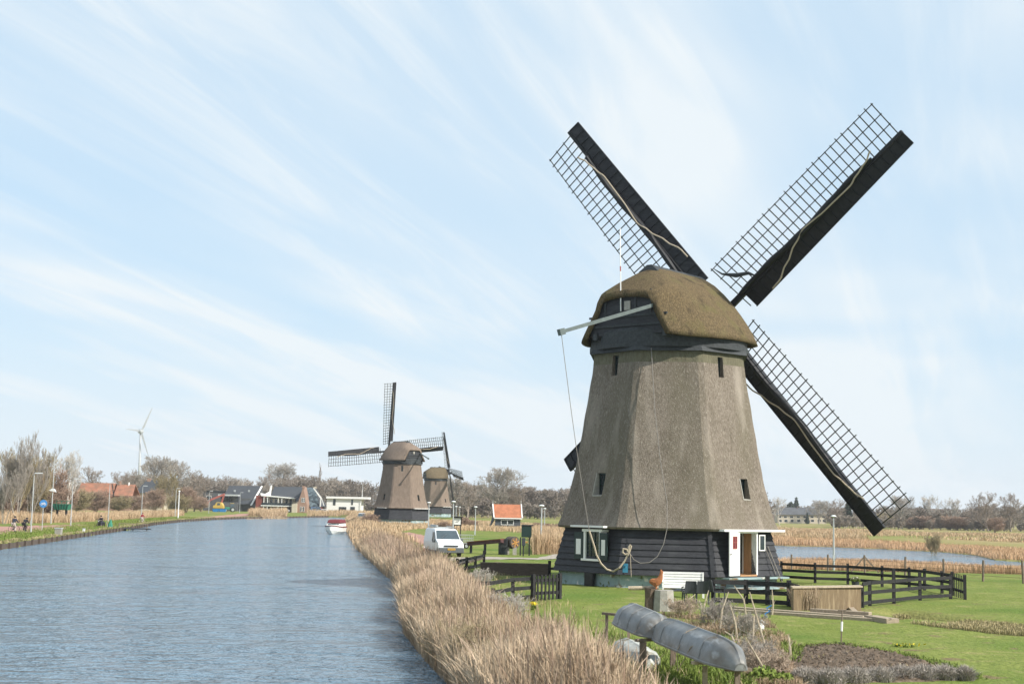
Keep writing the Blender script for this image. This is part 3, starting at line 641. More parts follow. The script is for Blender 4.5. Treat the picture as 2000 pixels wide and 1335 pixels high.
    if near:
        iv = W0.inverted(); A = lambda px, py, Y: iv @ at(px, py, Y)
        m = MB(); pts = []; q0 = p1; q1 = A(1151, 1036, 65.9)
        for i in range(25):
            t = i/24; p = q0.lerp(q1, t); p.z -= .35*sin(pi*t); pts.append(p)
        m.tube(pts, .016, 5); m.build('brake_rope', 'thin_rope', root)
        m = MB(); cr = [(1151, 1036), (1157, 1055), (1161, 1067), (1165, 1083), (1174, 1100), (1185, 1111), (1198, 1115), (1210, 1108), (1220, 1095), (1229, 1078), (1233, 1066), (1231, 1063), (1228, 1068), (1228, 1080), (1221, 1082), (1216, 1078), (1217, 1071), (1224, 1072), (1228, 1080)]
        m.tube([A(x, y, 66.0 if x > 1205 else 66.35) for x, y in cr], .045, 7); m.build('thick_rope', 'rope', root)
        m = MB(); cr = [(1270, 626, 70.3), (1272, 680, 68.4), (1279, 800, 67.5), (1290, 900, 66.9), (1303, 980, 66.3), (1303, 1030, 65.9), (1296, 1062, 65.8), (1284, 1086, 65.8), (1268, 1098, 65.8), (1250, 1099, 65.8), (1238, 1092, 65.9), (1230, 1080, 65.9)]
        m.tube([A(*c) for c in cr], .018, 5); m.build('thin_rope', 'thin_rope', root)
        m = MB(); m.tube([A(1231, 1080, 65.9), A(1233, 1126, 65.6)], .012, 5); m.build('hanging_line', 'rope', root)
        m = MB(); m.box(-.12, .12, -.1, .1, 0, .4); m.tube([(0, -.1, .3), (0, -.25, .3), (0, -.25, .15)], .035); o = m.build('water_tap', 'blue_plastic', root); o.location = A(1221, 1117, 66.1)
        # rod of the wind indicator above the tail
        m = MB(); pb = C_(-3.8, .35, 13.3); m.tube([pb, pb+Vector((-.08, 0, 4.15))], .028, 6); m.build('white_mast', 'white_paint', root)
        m = MB(); m.tube([pb+Vector((-.04, 0, 2.0)), pb+Vector((-.045, 0, 2.25))], .032, 6); m.build('red_mark', 'red_paint', root.children[-1])
    return root
MX, MY, MZ = 8.0, 72.15, .75
mill = windmill('windmill', (MX, MY, MZ), 1, radians(-90-6.2), radians(39.19), radians(36.62), 14.0, 'large thatched windmill with black boarded base and open white door, nearest of the three')
h2 = at(758, 881, 263); ya2 = radians(-41); s2 = 12.9/14
windmill('windmill', (h2.x-sin(ya2)*4.9*s2, h2.y-cos(ya2)*4.9*s2, h2.z-13.98*s2), s2, radians(-86), ya2, radians(6.2), 14.0, 'brownish thatched windmill farther along the canal with one sail pointing straight up', False, 'thatch_far', 'thatch_far')
h3 = at(879, 923.5, 400); ya3 = radians(72); s3 = 11.7/14
windmill('windmill', (h3.x-sin(ya3)*4.9*s3, h3.y-cos(ya3)*4.9*s3, h3.z-13.98*s3), s3, radians(-86), ya3, radians(-7.5), 14.0, 'smallest, farthest windmill with mossy cap and edge-on sails behind the second mill', False, 'thatch_far', 'thatch_far_moss')

# ------------------------------------------------------------------ reeds, stalks and grasses
def clump(X, Y, s, seed, lo=.0): v = .5+.35*wob(X, Y, s, seed)+.15*wob(X, Y, s*3.1, seed+2); return v
def blades(name, P, H, Wd, lean, m, kind='stuff', parent=None, leandir=None, tuft=0.):
    """P (n,3) foot points, H heights, Wd widths; each blade is a bent strip"""
    P = np.asarray(P, float); n = len(P); H = np.broadcast_to(H, n); a = nr.uniform(0, 2*pi, n); side = np.stack([np.cos(a), np.sin(a), 0*a], 1)
    b = nr.uniform(0, 2*pi, n); ln = np.abs(nr.normal(0, lean, n)); lv = np.stack([np.cos(b), np.sin(b), 0*b], 1)*ln[:, None]
    if leandir is not None: lv = lv+np.asarray(leandir)[None]
    w_ = np.broadcast_to(Wd, n)[:, None]/2; up = np.array([0, 0, 1.])
    def lvl(t, q): return P+(up*t*(1-.25*t*(ln[:, None]))+lv*t*t)*H[:, None]*1., q
    V = []
    for t, q in ((0, .8), (.55, 1.), (.82, .8+tuft), (1., .12)):
        c, q = lvl(t, q); V += [c-side*w_*q, c+side*w_*q]
    V = np.stack(V, 1).reshape(-1, 3); i = np.arange(n)*8
    Fq = np.concatenate([np.stack([i+2*k, i+2*k+1, i+2*k+3, i+2*k+2], 1) for k in range(3)])
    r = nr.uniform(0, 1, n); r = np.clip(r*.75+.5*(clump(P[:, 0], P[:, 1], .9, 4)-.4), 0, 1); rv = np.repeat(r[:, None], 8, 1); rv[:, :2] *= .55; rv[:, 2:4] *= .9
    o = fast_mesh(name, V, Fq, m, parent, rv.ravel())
    if kind: tag(o, kind=kind)
    return o
def scat_poly(poly, dens, jitter=1.):   # random points in a plan polygon
    P = np.array(poly); x0, y0 = P.min(0); x1, y1 = P.max(0); n = int((x1-x0)*(y1-y0)*dens)
    X = nr.uniform(x0, x1, n); Y = nr.uniform(y0, y1, n); k = inside(X, Y, poly); return X[k], Y[k]
def near_line(pl, w0, w1, n, side):     # points beside a polyline, between w0 and w1 metres off it
    pl = np.array(pl); seg = np.hypot(*(pl[1:]-pl[:-1]).T); cum = np.concatenate([[0], np.cumsum(seg)]); t = nr.uniform(0, cum[-1], n); i = np.clip(np.searchsorted(cum, t)-1, 0, len(seg)-1)
    f = (t-cum[i])/seg[i]; p = pl[i]+(pl[i+1]-pl[i])*f[:, None]; d = (pl[i+1]-pl[i])/seg[i][:, None]; nrm = np.stack([d[:, 1], -d[:, 0]], 1)*side
    w_ = nr.uniform(w0, w1, n); q = p+nrm*w_[:, None]; return q[:, 0], q[:, 1], w_
def P3(X, Y, dz=0): return np.stack([X, Y, height(X, Y)+dz], 1)
RBn = RB[1:9]                           # near right bank, towards the bend
RBf = RB[7:]
# near bank: reeds of head height, thinning inland
def strip_reeds(name, pl, w0, w1, n, h0, h1, wd, m, side=1, seed=0, thr=.3, lean=.22, fall=1., label=None, tuft=0., cond=None):
    X, Y, w_ = near_line(pl, w0, w1, n, side); c = clump(X, Y, .45, seed); k = (c > thr*nr.uniform(.4, 1.4, len(X))) & ~(inside(X, Y, POND) & (Y > 1e3))
    edge = 1-sst(.55, 1., (w_-w0)/(w1-w0)); k &= nr.uniform(0, 1, len(X)) < .25+.75*edge
    if cond is not None: k &= cond(X, Y)
    X, Y, w_, c, edge = X[k], Y[k], w_[k], c[k], edge[k]; H = (h0+(h1-h0)*nr.uniform(0, 1, len(X)))*(.6+.5*np.clip(c, 0, 1))*(.45+.55*edge)**fall
    P = P3(X, Y); P[:, 2] = np.maximum(P[:, 2], -.25)
    o = blades(name, P, H, wd, lean, m, tuft=tuft)
    if label: o['label'] = label
    return o
sd1 = lambda X, Y: np.ones(len(X), bool)
SIDE = 1
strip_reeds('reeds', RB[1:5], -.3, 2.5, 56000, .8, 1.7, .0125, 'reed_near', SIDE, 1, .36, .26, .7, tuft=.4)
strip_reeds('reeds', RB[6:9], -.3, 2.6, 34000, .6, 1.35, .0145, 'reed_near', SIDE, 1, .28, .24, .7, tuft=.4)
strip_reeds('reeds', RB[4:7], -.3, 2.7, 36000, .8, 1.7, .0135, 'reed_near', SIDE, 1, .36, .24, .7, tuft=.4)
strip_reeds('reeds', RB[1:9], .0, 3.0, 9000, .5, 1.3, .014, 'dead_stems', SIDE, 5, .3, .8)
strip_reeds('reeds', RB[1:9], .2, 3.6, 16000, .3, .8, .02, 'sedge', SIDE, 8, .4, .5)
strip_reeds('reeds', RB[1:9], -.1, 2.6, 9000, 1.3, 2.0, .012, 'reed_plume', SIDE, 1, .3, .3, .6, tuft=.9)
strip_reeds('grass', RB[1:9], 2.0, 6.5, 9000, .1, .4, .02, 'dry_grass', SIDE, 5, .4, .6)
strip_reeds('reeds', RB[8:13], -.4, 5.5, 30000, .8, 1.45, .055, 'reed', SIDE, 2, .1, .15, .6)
# far left: reeds between the cycle path and the trees; grassy bank
def reed_field(name, pix, z, n, h0, h1, wd, m, seed=0, thr=.0, lean=.12):
    poly = pts2(pix, z); X, Y = scat_poly(poly, 1.0) if n is None else (None, None)
    P_ = np.array(poly); x0, y0 = P_.min(0); x1, y1 = P_.max(0); X = nr.uniform(x0, x1, n*4); Y = nr.uniform(y0, y1, n*4); k = inside(X, Y, poly)
    if thr: k &= clump(X, Y, .12, seed) > thr
    X, Y = X[k][:n], Y[k][:n]; c = clump(X, Y, .2, seed)
    return blades(name, P3(X, Y), (h0+(h1-h0)*nr.uniform(0, 1, len(X)))*(.7+.45*np.clip(c, 0, 1)), wd, lean, m)
reed_field('reeds', [(-60, 1022), (0, 1020), (130, 1016), (200, 1012), (300, 1006.5), (360, 1004), (350, 1002.5), (200, 1008), (0, 1013), (-60, 1014)], .9, 40000, .4, 1.6, .045, 'reed', 3, .18, .3)
reed_field('reeds', [(480, 1007), (560, 1006), (560, 1001), (490, 1001.5)], .9, 12000, .4, 2.3, .08, 'reed', 4, .42, .3)
reed_field('reeds', [(600, 1004.5), (760, 1006), (760, 1002), (600, 1001.5)], .9, 12000, .4, 1.6, .09, 'reed', 6, .3, .3)
strip_reeds('grass', list(reversed(LB))[2:9], -.1, 9, 26000, .15, .45, .05, 'grass_blade', -1, 3, .1, .5, 1.)
strip_reeds('dry_grass', list(reversed(LB))[2:11], .3, 1.6, 12000, .2, .5, .06, 'dry_grass', -1, 3, .1, .5, 1.)
# round the pond
reed_field('reeds', [(1440, 1117), (1560, 1108), (1640, 1110), (1760, 1117), (1900, 1130), (2080, 1140), (2080, 1128), (1900, 1115), (1760, 1103), (1640, 1097), (1440, 1096)], -.1, 40000, .35, .9, .03, 'reed_rust', 7, .0, .2)
reed_field('reeds', [(1440, 1064), (1510, 1063.5), (1620, 1066), (1740, 1071), (1840, 1076), (1900, 1082), (1945, 1092), (2080, 1098), (2080, 1082), (1900, 1070), (1700, 1060), (1440, 1050)], -.3, 42000, .2, .95, .05, 'reed_rust', 8, .12, .3)
reed_field('reeds', [(1440, 1050), (1560, 1050), (1700, 1058), (1640, 1041), (1440, 1036)], -.4, 20000, .3, 1.3, .07, 'reed', 9, .4, .3)
reed_field('dry_grass', [(1500, 1040), (2050, 1064), (2050, 1046), (1500, 1030)], -.6, 12000, .2, .8, .12, 'reed', 12, .5, .3)
reed_field('reeds', [(1040, 1083), (1100, 1082), (1100, 1052), (1045, 1046)], .75, 30000, .8, 1.75, .026, 'reed', 10, .15, .25)
reed_field('reeds', [(770, 1032), (955, 1037), (1090, 1048), (1090, 1028), (950, 1020), (850, 1017), (770, 1014)], .75, 20000, .25, .75, .07, 'reed', 11, .40)
reed_field('reeds', [(690, 1018), (760, 1020), (830, 1030), (770, 1040), (700, 1036)], .75, 9000, .25, .7, .07, 'reed', 15)
# lawn texture by the mill and in the foreground
def tufts(name, pix, n, h0, h1, wd, m, thr, sc_, seed, z=.75, lean=.6):
    poly = pts2(pix, z); P_ = np.array(poly); x0, y0 = P_.min(0); x1, y1 = P_.max(0); X = nr.uniform(x0, x1, n*5); Y = nr.uniform(y0, y1, n*5)
    k = inside(X, Y, poly) & (clump(X, Y, sc_, seed) > thr); X, Y = X[k][:n], Y[k][:n]
    return blades(name, P3(X, Y), h0+(h1-h0)*nr.uniform(0, 1, len(X)), wd, lean, m)
LAWN = [(1000, 1120), (2050, 1150), (2050, 1420), (1150, 1420), (880, 1150)]
tufts('grass', [(1180, 1245), (1320, 1290), (1480, 1350), (1200, 1400), (1100, 1260)], 12000, .12, .4, .02, 'grass_blade', .35, 1.3, 9)
tufts('dry_grass', [(1745, 1213), (2050, 1232), (2050, 1262), (1745, 1222)], 7000, .04, .2, .02, 'dry_grass', .5, 1, 2, .6)
tufts('dry_grass', [(1290, 1200), (1500, 1210), (1560, 1270), (1520, 1345), (1470, 1345), (1350, 1250)], 9000, .06, .26, .013, 'dead_stems', .42, 1.3, 6, .75, 1.0)

# ------------------------------------------------------------------ trees
def grow_tree(seed, H, levels, spread=.5, upw=.35, trunk=.35, kids=(7, 6, 5, 4), r0=.22, minr=.02, L0=None, stems=1, sweep=.1, lenf=.62, fan=.5):
    g = random.Random(seed); segs = []
    def branch(p, d, Ln, r, lv):
        n = 4 if lv < 2 else 3; q = p; pts = [p]; dd = d.copy()
        for i in range(n):
            dd = (dd+Vector((g.gauss(0, sweep), g.gauss(0, sweep), upw*.25))).normalized(); q2 = q+dd*Ln/n
            segs.append((q, q2, r*(1-.75*i/n), r*(1-.75*(i+1)/n), lv)); q = q2; pts.append(q)
        if lv >= levels: return
        k = kids[min(lv, len(kids)-1)]
        for j in range(k):
            t = (trunk if lv == 0 else .22)+(1-(trunk if lv == 0 else .22))*(j+g.random()*.8)/k; t = min(.99, t); i = min(int(t*n), n-1); b = pts[i].lerp(pts[i+1], t*n-i)
            az = g.uniform(0, 2*pi) if lv else 2.4*j+g.random(); ax0 = (pts[i+1]-pts[i]).normalized(); o = ax0.orthogonal().normalized(); o.rotate(Quaternion(ax0, az))
            nd = (ax0*(1-spread)+o*spread*(1.0+fan*g.uniform(-.5, .5))+Vector((0, 0, upw*.5))).normalized()
            branch(b, nd, Ln*lenf*(1.1-.45*t)*(g.uniform(.75, 1.2)), max(minr, r*.5*(1-.4*t)), lv+1)
    for s_ in range(stems):
        a = 2*pi*s_/max(1, stems)+g.random(); off = Vector((cos(a), sin(a), 0))*(0 if stems == 1 else .25*g.random()+.2)
        branch(off, (Vector((0, 0, 1))+off*(0 if stems == 1 else .55)).normalized(), H*(L0 or .72)*g.uniform(.8, 1), r0, 0)
    return segs
def seg_mesh(name, segs, m, parent=None, rmin=0.):
    n = len(segs); P0 = np.array([s[0] for s in segs]); P1 = np.array([s[1] for s in segs]); R_0 = np.maximum(rmin, np.array([s[2] for s in segs])); R_1 = np.maximum(rmin*.6, np.array([s[3] for s in segs]))
    V, Fq = seg_arrays(P0, P1, R_0, R_1); return fast_mesh(name, V, Fq, m, parent)
def seg_arrays(P0, P1, R_0, R_1):
    n = len(P0); d = P1-P0; d /= np.linalg.norm(d, axis=1)[:, None]+1e-9; ref = np.where(np.abs(d[:, 2:3]) > .9, np.array([[1., 0, 0]]), np.array([[0, 0, 1.]]))
    a = np.cross(d, ref); a /= np.linalg.norm(a, axis=1)[:, None]+1e-9; b = np.cross(d, a); V = np.zeros((n, 6, 3))
    for k in range(3):
        t = 2*pi*k/3; o = a*cos(t)+b*sin(t); V[:, k] = P0+o*R_0[:, None]; V[:, 3+k] = P1+o*R_1[:, None]
    i = np.arange(n)*6; Fq = np.concatenate([np.stack([i+k, i+(k+1) % 3, i+3+(k+1) % 3, i+3+k], 1) for k in range(3)])
    return V.reshape(-1, 3), Fq
def make_tree(name, segs, m, label, rmin=.0, cat='tree', tm=None):
    root = empty(name, (0, 0, -500), 0, label, cat)
    seg_mesh('trunk', [s for s in segs if s[4] == 0], tm or m, root, rmin); seg_mesh('crown', [s for s in segs if s[4] > 0], m, root, rmin); return root
PROTO = {}
def proto(key, m, H, rmin, cat='tree', tm=None, **kw):
    PROTO[key] = (grow_tree(hash_(key), H, **kw), m, H, rmin, cat, tm, [])
def hash_(s): return sum(ord(c)*(i+3) for i, c in enumerate(s))
proto('round', 'bark_brown', 12, .035, levels=4, spread=.55, kids=(10, 6, 5, 4), trunk=.1, r0=.28)
proto('broad', 'bark_grey', 12, .035, levels=4, spread=.62, kids=(10, 6, 5, 4), trunk=.18, r0=.3, L0=.62, lenf=.68)
proto('fan', 'bark_pale', 12, .03, levels=4, spread=.42, kids=(9, 6, 5, 3), trunk=.3, r0=.22, upw=.5, tm='bark_pale')
proto('tall', 'bark_grey', 12, .028, levels=4, spread=.38, kids=(10, 6, 4, 4), trunk=.2, r0=.16, stems=3, upw=.6, L0=.9)
proto('tall_brown', 'bark_olive', 12, .03, levels=4, spread=.4, kids=(10, 6, 5, 3), trunk=.15, r0=.16, stems=3, upw=.5, L0=.8)
proto('bush', 'bark_red', 12, .05, levels=3, spread=.6, kids=(12, 8, 6), trunk=.05, r0=.12, stems=6, upw=.25, L0=.62, cat='bush')
proto('bush_olive', 'bark_olive', 12, .05, levels=3, spread=.6, kids=(12, 8, 6), trunk=.05, r0=.12, stems=6, upw=.3, L0=.62, cat='bush')
proto('spire', 'bark_brown', 12, .04, levels=3, spread=.22, kids=(22, 8, 5), trunk=.1, r0=.18, upw=.8, L0=.95, lenf=.3)
NTREE = [0]
def tree(key, px, Y, top, label, wscale=1., z=None, name=None):
    segs, m, H, rmin, cat, tm, done = PROTO[key]; base = gp(px, Y); tp_ = at(px, top, Y); h = tp_.z-base.z
    nm = name or ('bare_tree' if cat == 'tree' else 'bare_bush')
    zt_ = max(s[1].z for s in segs) if not done else done[1]
    if not done:
        r = make_tree(nm, segs, m, label, rmin, cat, tm); done += [r, zt_]
    else: r = copy_tree(done[0], (0, 0, 0), label=label); r.name = nm
    s = h/zt_; r.location = base; r.rotation_euler = (0, 0, rnd.uniform(0, 6.28)); r.scale = (s*wscale, s*wscale, s); return r
TL = [('tall', 8, 150, 905, 'slender bare tree at the far left edge behind the cyclists', .8), ('tall', 34, 160, 838, 'tallest pale grey bare tree behind the cyclists on the path', .8),
 ('tall_brown', 28, 165, 870, 'olive brown multi stemmed tree behind the two path users', .9), ('tall_brown', 66, 175, 873, 'reddish brown bare tree right of the tallest grey tree', .95), ('bush', 88, 180, 905, 'dense reddish bush behind the blue round sign', .9),
 ('tall', 58, 170, 862, 'thin grey tree between the tallest tree and the mast', .7), ('fan', 129, 200, 876, 'pale trunked tree with fanned crown behind the green container', 1.1), ('bush', 15, 170, 950, 'orange brown bush low behind the cyclist in light trousers', 1.2),
 ('bush_olive', 52, 175, 930, 'olive thicket behind the first lamp post', 1.2), ('bush', 118, 215, 940, 'rusty thicket left of the orange farmhouse roof', 1.2), ('bush_olive', 150, 225, 950, 'olive thicket in front of the left end of the orange roof', 1.2),
 ('round', 170, 330, 908, 'rounded bare tree above the left end of the orange roof', 1.2), ('bush', 185, 255, 953, 'reddish shrubbery before the orange farmhouse', 1.5), ('round', 228, 380, 918, 'bare tree standing behind the orange roof chimney', 1.2),
 ('bush_olive', 230, 262, 965, 'low olive shrubbery behind the third lamp post', 1.6), ('round', 255, 360, 917, 'brown bare tree between orange roof and dark roof', 1.1), ('broad', 297, 320, 887, 'wide bare tree in front of the wind turbine foot', 1.), ('broad', 345, 360, 896, 'pale rounded tree right of the turbine', .9),
 ('bush', 262, 268, 962, 'reddish shrub left of the fourth lamp post', 1.5), ('bush', 300, 275, 950, 'tall rusty bush right of the red jacketed cyclist', 1.1), ('tall_brown', 320, 280, 918, 'brown birch like tree behind the fifth lamp post', 1.1), ('bush_olive', 345, 285, 962, 'olive bush round the white pole', 1.5),
 ('round', 378, 300, 916, 'dark brown bare tree left of the grey modern house', .9), ('bush', 362, 292, 945, 'brown bush under the dark bare tree', 1.2), ('bush', 392, 300, 965, 'brown undergrowth left of the excavator', 1.3), ('broad', 405, 420, 930, 'hazy tree over the flat grey annex', 1.1), ('round', 432, 450, 925, 'bare tree left above the big grey roof', 1.), ('broad', 462, 460, 930, 'bare tree behind the big grey roof', 1.),
 ('broad', 549, 520, 902, 'large pale domed tree rising behind the black roofed house', 1.05), ('round', 520, 480, 922, 'brown tree between the two big roofs', 1.1), ('spire', 621, 520, 903, 'narrow poplar like tree above the striped roof', 1.), ('round', 590, 500, 925, 'brown tree behind the brick gable', 1.2),
 ('broad', 972, 430, 910, 'tall pale domed tree above the little orange roofed shed', 1.15), ('round', 912, 420, 938, 'brown tree right of the farthest mill', 1.2), ('broad', 890, 440, 930, 'grey tree behind the smallest mill', 1.2), ('round', 1010, 430, 940, 'dark tree standing right of the domed tree', 1.1), ('round', 1120, 460, 945, 'bare tree hidden half behind the big mill', 1.2),
 ('fan', 1522, 620, 968, 'small grey tree left of the row houses', 1.3), ('round', 1640, 520, 972, 'rounded brown tree right of the row houses', 1.3), ('broad', 1600, 760, 975, 'hazy tree rising behind the row houses', 1.3), ('round', 1680, 560, 978, 'brown tree near the lower sail tip', 1.3), ('fan', 1820, 540, 964, 'first of three tall grey trees right of the sail tip', 1.3), ('fan', 1858, 540, 970, 'grey tree in front of the brick building', 1.3), ('broad', 1762, 540, 966, 'grey tree seen through the lattice end', 1.1),
 ('round', 1930, 500, 958, 'tall dark brown tree near the right edge', 1.15), ('round', 1974, 500, 960, 'tall dark tree nearest the right edge', 1.1), ('bush', 1943, 430, 1006, 'rounded pinkish bush in front of the tall dark trees', 1.4), ('round', 1905, 520, 980, 'lower dark tree left of the tall dark pair', 1.4), ('bush_olive', 1725, 520, 1000, 'low olive bushes beyond the meadow near the sail tip', 2.), ('bush', 1800, 520, 1004, 'reddish thicket below the grey trees', 2.4), ('bush', 1870, 510, 1004, 'brown thicket below the brick building', 2.4), ('tall_brown', 1825, 175, 1037, 'thin olive willow saplings on the far pond bank', 1.2)]
for (k_, px_, Y_, *r_) in TL: tree(k_, px_, Y_*(1.0 if px_ > 700 else 1.42 if Y_ >= 300 else 1.32 if px_ > 140 else 1.25), *r_)
# evergreens
def leaf_cloud(name, blobs, n, size, m, parent=None, kind=None):
    V = []; r = []
    wts = np.array([b[3]*b[4]*b[5] for b in blobs]); wts /= wts.sum(); which = nr.choice(len(blobs), n, p=wts)
    B_ = np.array(blobs)[which]; d = nr.normal(size=(n, 3)); d /= np.linalg.norm(d, axis=1)[:, None]; rr = nr.uniform(.25, 1., n)**.5
    c = B_[:, :3]+d*rr[:, None]*B_[:, 3:6]; a = nr.normal(size=(n, 3)); a /= np.linalg.norm(a, axis=1)[:, None]; b = np.cross(a, nr.normal(size=(n, 3))); b /= np.linalg.norm(b, axis=1)[:, None]
    sz = (size*nr.uniform(.5, 1.3, n))[:, None]; V = np.stack([c-a*sz-b*sz*.5, c+a*sz-b*sz*.5, c+a*sz+b*sz*.5, c-a*sz+b*sz*.5], 1).reshape(-1, 3); i = np.arange(n)*4
    return fast_mesh(name, V, np.stack([i, i+1, i+2, i+3], 1), m, parent, np.repeat(nr.uniform(0, 1, n), 4))
def evergreen(px, Y, top, width_px, label, m='dark_leaf', conical=True):
    base = gp(px, Y); h = at(px, top, Y).z-base.z; w_ = width_px*Y/F/2; root = empty('evergreen_tree', base, 0, label, 'tree')
    t = MB(); t.tube([(0, 0, -.2), (0, 0, h*.6)], .25, 6, .08); t.build('trunk', 'bark_brown', root)
    if conical: bl = [(rnd.uniform(-.12, .12)*w_, rnd.uniform(-.12, .12)*w_, h*(.16+.74*i/7), w_*(1-.72*i/7), w_*(1-.72*i/7), h*.13) for i in range(8)]
    else: bl = [(rnd.uniform(-.55, .55)*w_, rnd.uniform(-.5, .5)*w_, h*rnd.uniform(.35, .8), w_*.5, w_*.5, h*.2) for i in range(9)]
    leaf_cloud('crown', bl, 2600, .035*h, m, root); return root
evergreen(1555, 850, 971, 20, 'dark pointed evergreen behind the grey roof of the row houses')
evergreen(1543, 840, 979, 22, 'lower spreading dark evergreen left of the pointed one', conical=False)
evergreen(1577, 740, 1000, 9, 'tiny dark conifer in front of the row houses')
evergreen(1655, 560, 972, 22, 'dark evergreen crown beside the lower right sail', conical=False)
# woods too far and dense to count
def wood_band(name, spots, m='wood_mass'):
    V = []; Fq = []; R = []; o = 0; gs = []
    for s in (3, 8, 21):
        sg = grow_tree(s, 12, levels=3, spread=.6, kids=(12, 7, 6), trunk=.02, r0=.2, L0=.7, stems=1); P0 = np.array([a[0] for a in sg]); P1 = np.array([a[1] for a in sg]); zt = P1[:, 2].max()
        gs.append((P0/zt, P1/zt, np.array([a[2] for a in sg]), np.array([a[3] for a in sg])))
    for (px, Y, h, thick) in spots:
        b = gp(px, Y); P0, P1, a0_, a1_ = gs[rnd.randrange(3)]; t = rnd.uniform(0, 6.28); Rz = np.array([[cos(t), sin(t), 0], [-sin(t), cos(t), 0], [0, 0, 1]]); sc_ = np.array([1.15, 1.15, 1])*h
        v, f = seg_arrays(P0@Rz*sc_+np.array(b), P1@Rz*sc_+np.array(b), np.maximum(thick, a0_), np.maximum(thick, a1_)); V.append(v); Fq.append(f+o); o += len(v); R.append(np.full(len(v), rnd.random()))
    ob = fast_mesh(name, np.concatenate(V), np.concatenate(Fq), m, None, np.concatenate(R)); tag(ob, kind='stuff'); return ob
def topline(px, tab):
    for (a, b), (c, d) in zip(tab[:-1], tab[1:]):
        if a <= px <= c: return b+(d-b)*(px-a)/(c-a)
    return tab[-1][1]
TT1 = [(130, 940), (200, 930), (260, 925), (330, 915), (380, 925), (420, 932), (480, 935), (520, 930), (560, 928), (620, 926), (680, 934), (740, 938), (900, 940), (960, 943), (1000, 945), (1060, 950), (1130, 948)]
sp = []
for i in range(210):
    px = rnd.uniform(130, 1140) if i % 4 else rnd.uniform(520, 1140); Y = rnd.uniform(560, 760) if px < 760 else rnd.uniform(470, 640); h = (at(px, topline(px, TT1)+rnd.uniform(0, 16), Y).z-gp(px, Y).z); sp.append((px, Y, h, .085))
sp += [(px := rnd.uniform(130, 1140), rnd.uniform(535, 560) if px < 760 else rnd.uniform(440, 465), rnd.uniform(3, 5.5), .07) for _ in range(150)]
wood_band('distant_wood', sp)
TT2 = [(1490, 1000), (1530, 992), (1620, 988), (1700, 986), (1780, 985), (1880, 990), (1940, 980), (2100, 978)]
sp = []
for i in range(120):
    px = rnd.uniform(1490, 2100); Y = rnd.uniform(530, 700); h = (at(px, topline(px, TT2)+rnd.uniform(0, 14), Y).z-gp(px, Y).z)
    if 1500 < px < 1625: Y = rnd.uniform(850, 930); h = at(px, 985+rnd.uniform(0, 10), Y).z-gp(px, Y).z
    sp.append((px, Y, h, .085))
sp += [(px, Y_, at(px, rnd.uniform(950, 985), Y_).z-gp(px, Y_).z, .085) for px, Y_ in [(rnd.uniform(1140, 1490), rnd.uniform(480, 640)) for _ in range(60)]]
sp += [(px, rnd.uniform(505, 530), rnd.uniform(2.5, 5), .07) for px in [rnd.uniform(1625, 2100) for _ in range(90)]]
wood_band('distant_wood', sp)

# ------------------------------------------------------------------ buildings: sized in metres from their place in the view
class Site:   # local frame at distance Y; x metres right, z metres up, y away from the camera
    def __init__(s, name, px, Y, label, cat='house', zg=None):
        s.px, s.Y, s.k = px, Y, Y/F; b = gp(px, Y); s.base = b; s.root = empty(name, b, 0, label, cat)
    def X(s, px): return (at(px, yh(px), s.Y).x-s.base.x)
    def Z(s, px, py): return at(px, py, s.Y).z-s.base.z
    def P(s, px, py, y=0.): return Vector((s.X(px), y, s.Z(px, py)))
    def wallbox(s, nm, m, x0, x1, ytop, y0, y1, zb=-.3, par=None):
        b = MB(); b.box(s.X(x0), s.X(x1), y0, y1, zb, s.Z((x0+x1)/2, ytop)); return b.build(nm, m, par or s.root)
    def pane(s, nm, m, x0, x1, ya, yb, y=-.06, par=None, frame=None):
        b = MB(); z1 = s.Z((x0+x1)/2, ya); z0 = s.Z((x0+x1)/2, yb); X0, X1 = s.X(x0), s.X(x1); b.box(X0, X1, y, y+.05, z0, z1)
        if frame:
            fr = MB(); t = max(.08, .06*(X1-X0))
            for q in ((X0-t, X1+t, z0-t, z0), (X0-t, X1+t, z1, z1+t), (X0-t, X0, z0, z1), (X1, X1+t, z0, z1)): fr.box(q[0], q[1], y-.03, y+.05, q[2], q[3])
            f = fr.build(nm, frame, par or s.root); b.build('pane', m, f); return f
        return b.build(nm, m, par or s.root)
    def slab(s, nm, m, pts, d, par=None):
        b = MB(); b.prism(pts, d); return b.build(nm, m, par or s.root)
# farmhouse with orange roofs
h = Site('farmhouse', 205, 400, 'long farmhouse with two orange tiled roofs half hidden by bare shrubs')
h.wallbox('wall', 'brick', 153, 258, 969, 0, 7)
for (a, b_, c, d, yr, ye) in ((150, 218, 148, 221, 943.5, 969), (221, 257, 222, 260, 946.5, 968)):
    rf = h.slab('roof', 'tiles_old', [h.P(c, ye, -.5), h.P(d, ye, -.5), h.P(b_, yr, 3.5), h.P(a, yr, 3.5)], (0, .1, .18)); h.slab('roof', 'tiles_old', [h.P(c, ye, 7.5), h.P(a, yr, 3.6), h.P(b_, yr, 3.6), h.P(d, ye, 7.5)], (0, .1, .16))
b = MB(); b.box(h.X(224.5), h.X(228), 3.2, 4, h.Z(226, 950), h.Z(226, 938.5)); b.build('chimney', 'brick', rf)
b = MB(); b.box(h.X(243), h.X(245), 3.2, 3.8, h.Z(244, 950), h.Z(244, 941)); b.build('chimney', 'white_paint', rf)
h.slab('gable_edge', 'black_wood', [h.P(217.5, 943, -.55), h.P(219, 944, -.55), h.P(224, 968, -.55), h.P(222, 969, -.55)], (0, .2, 0))
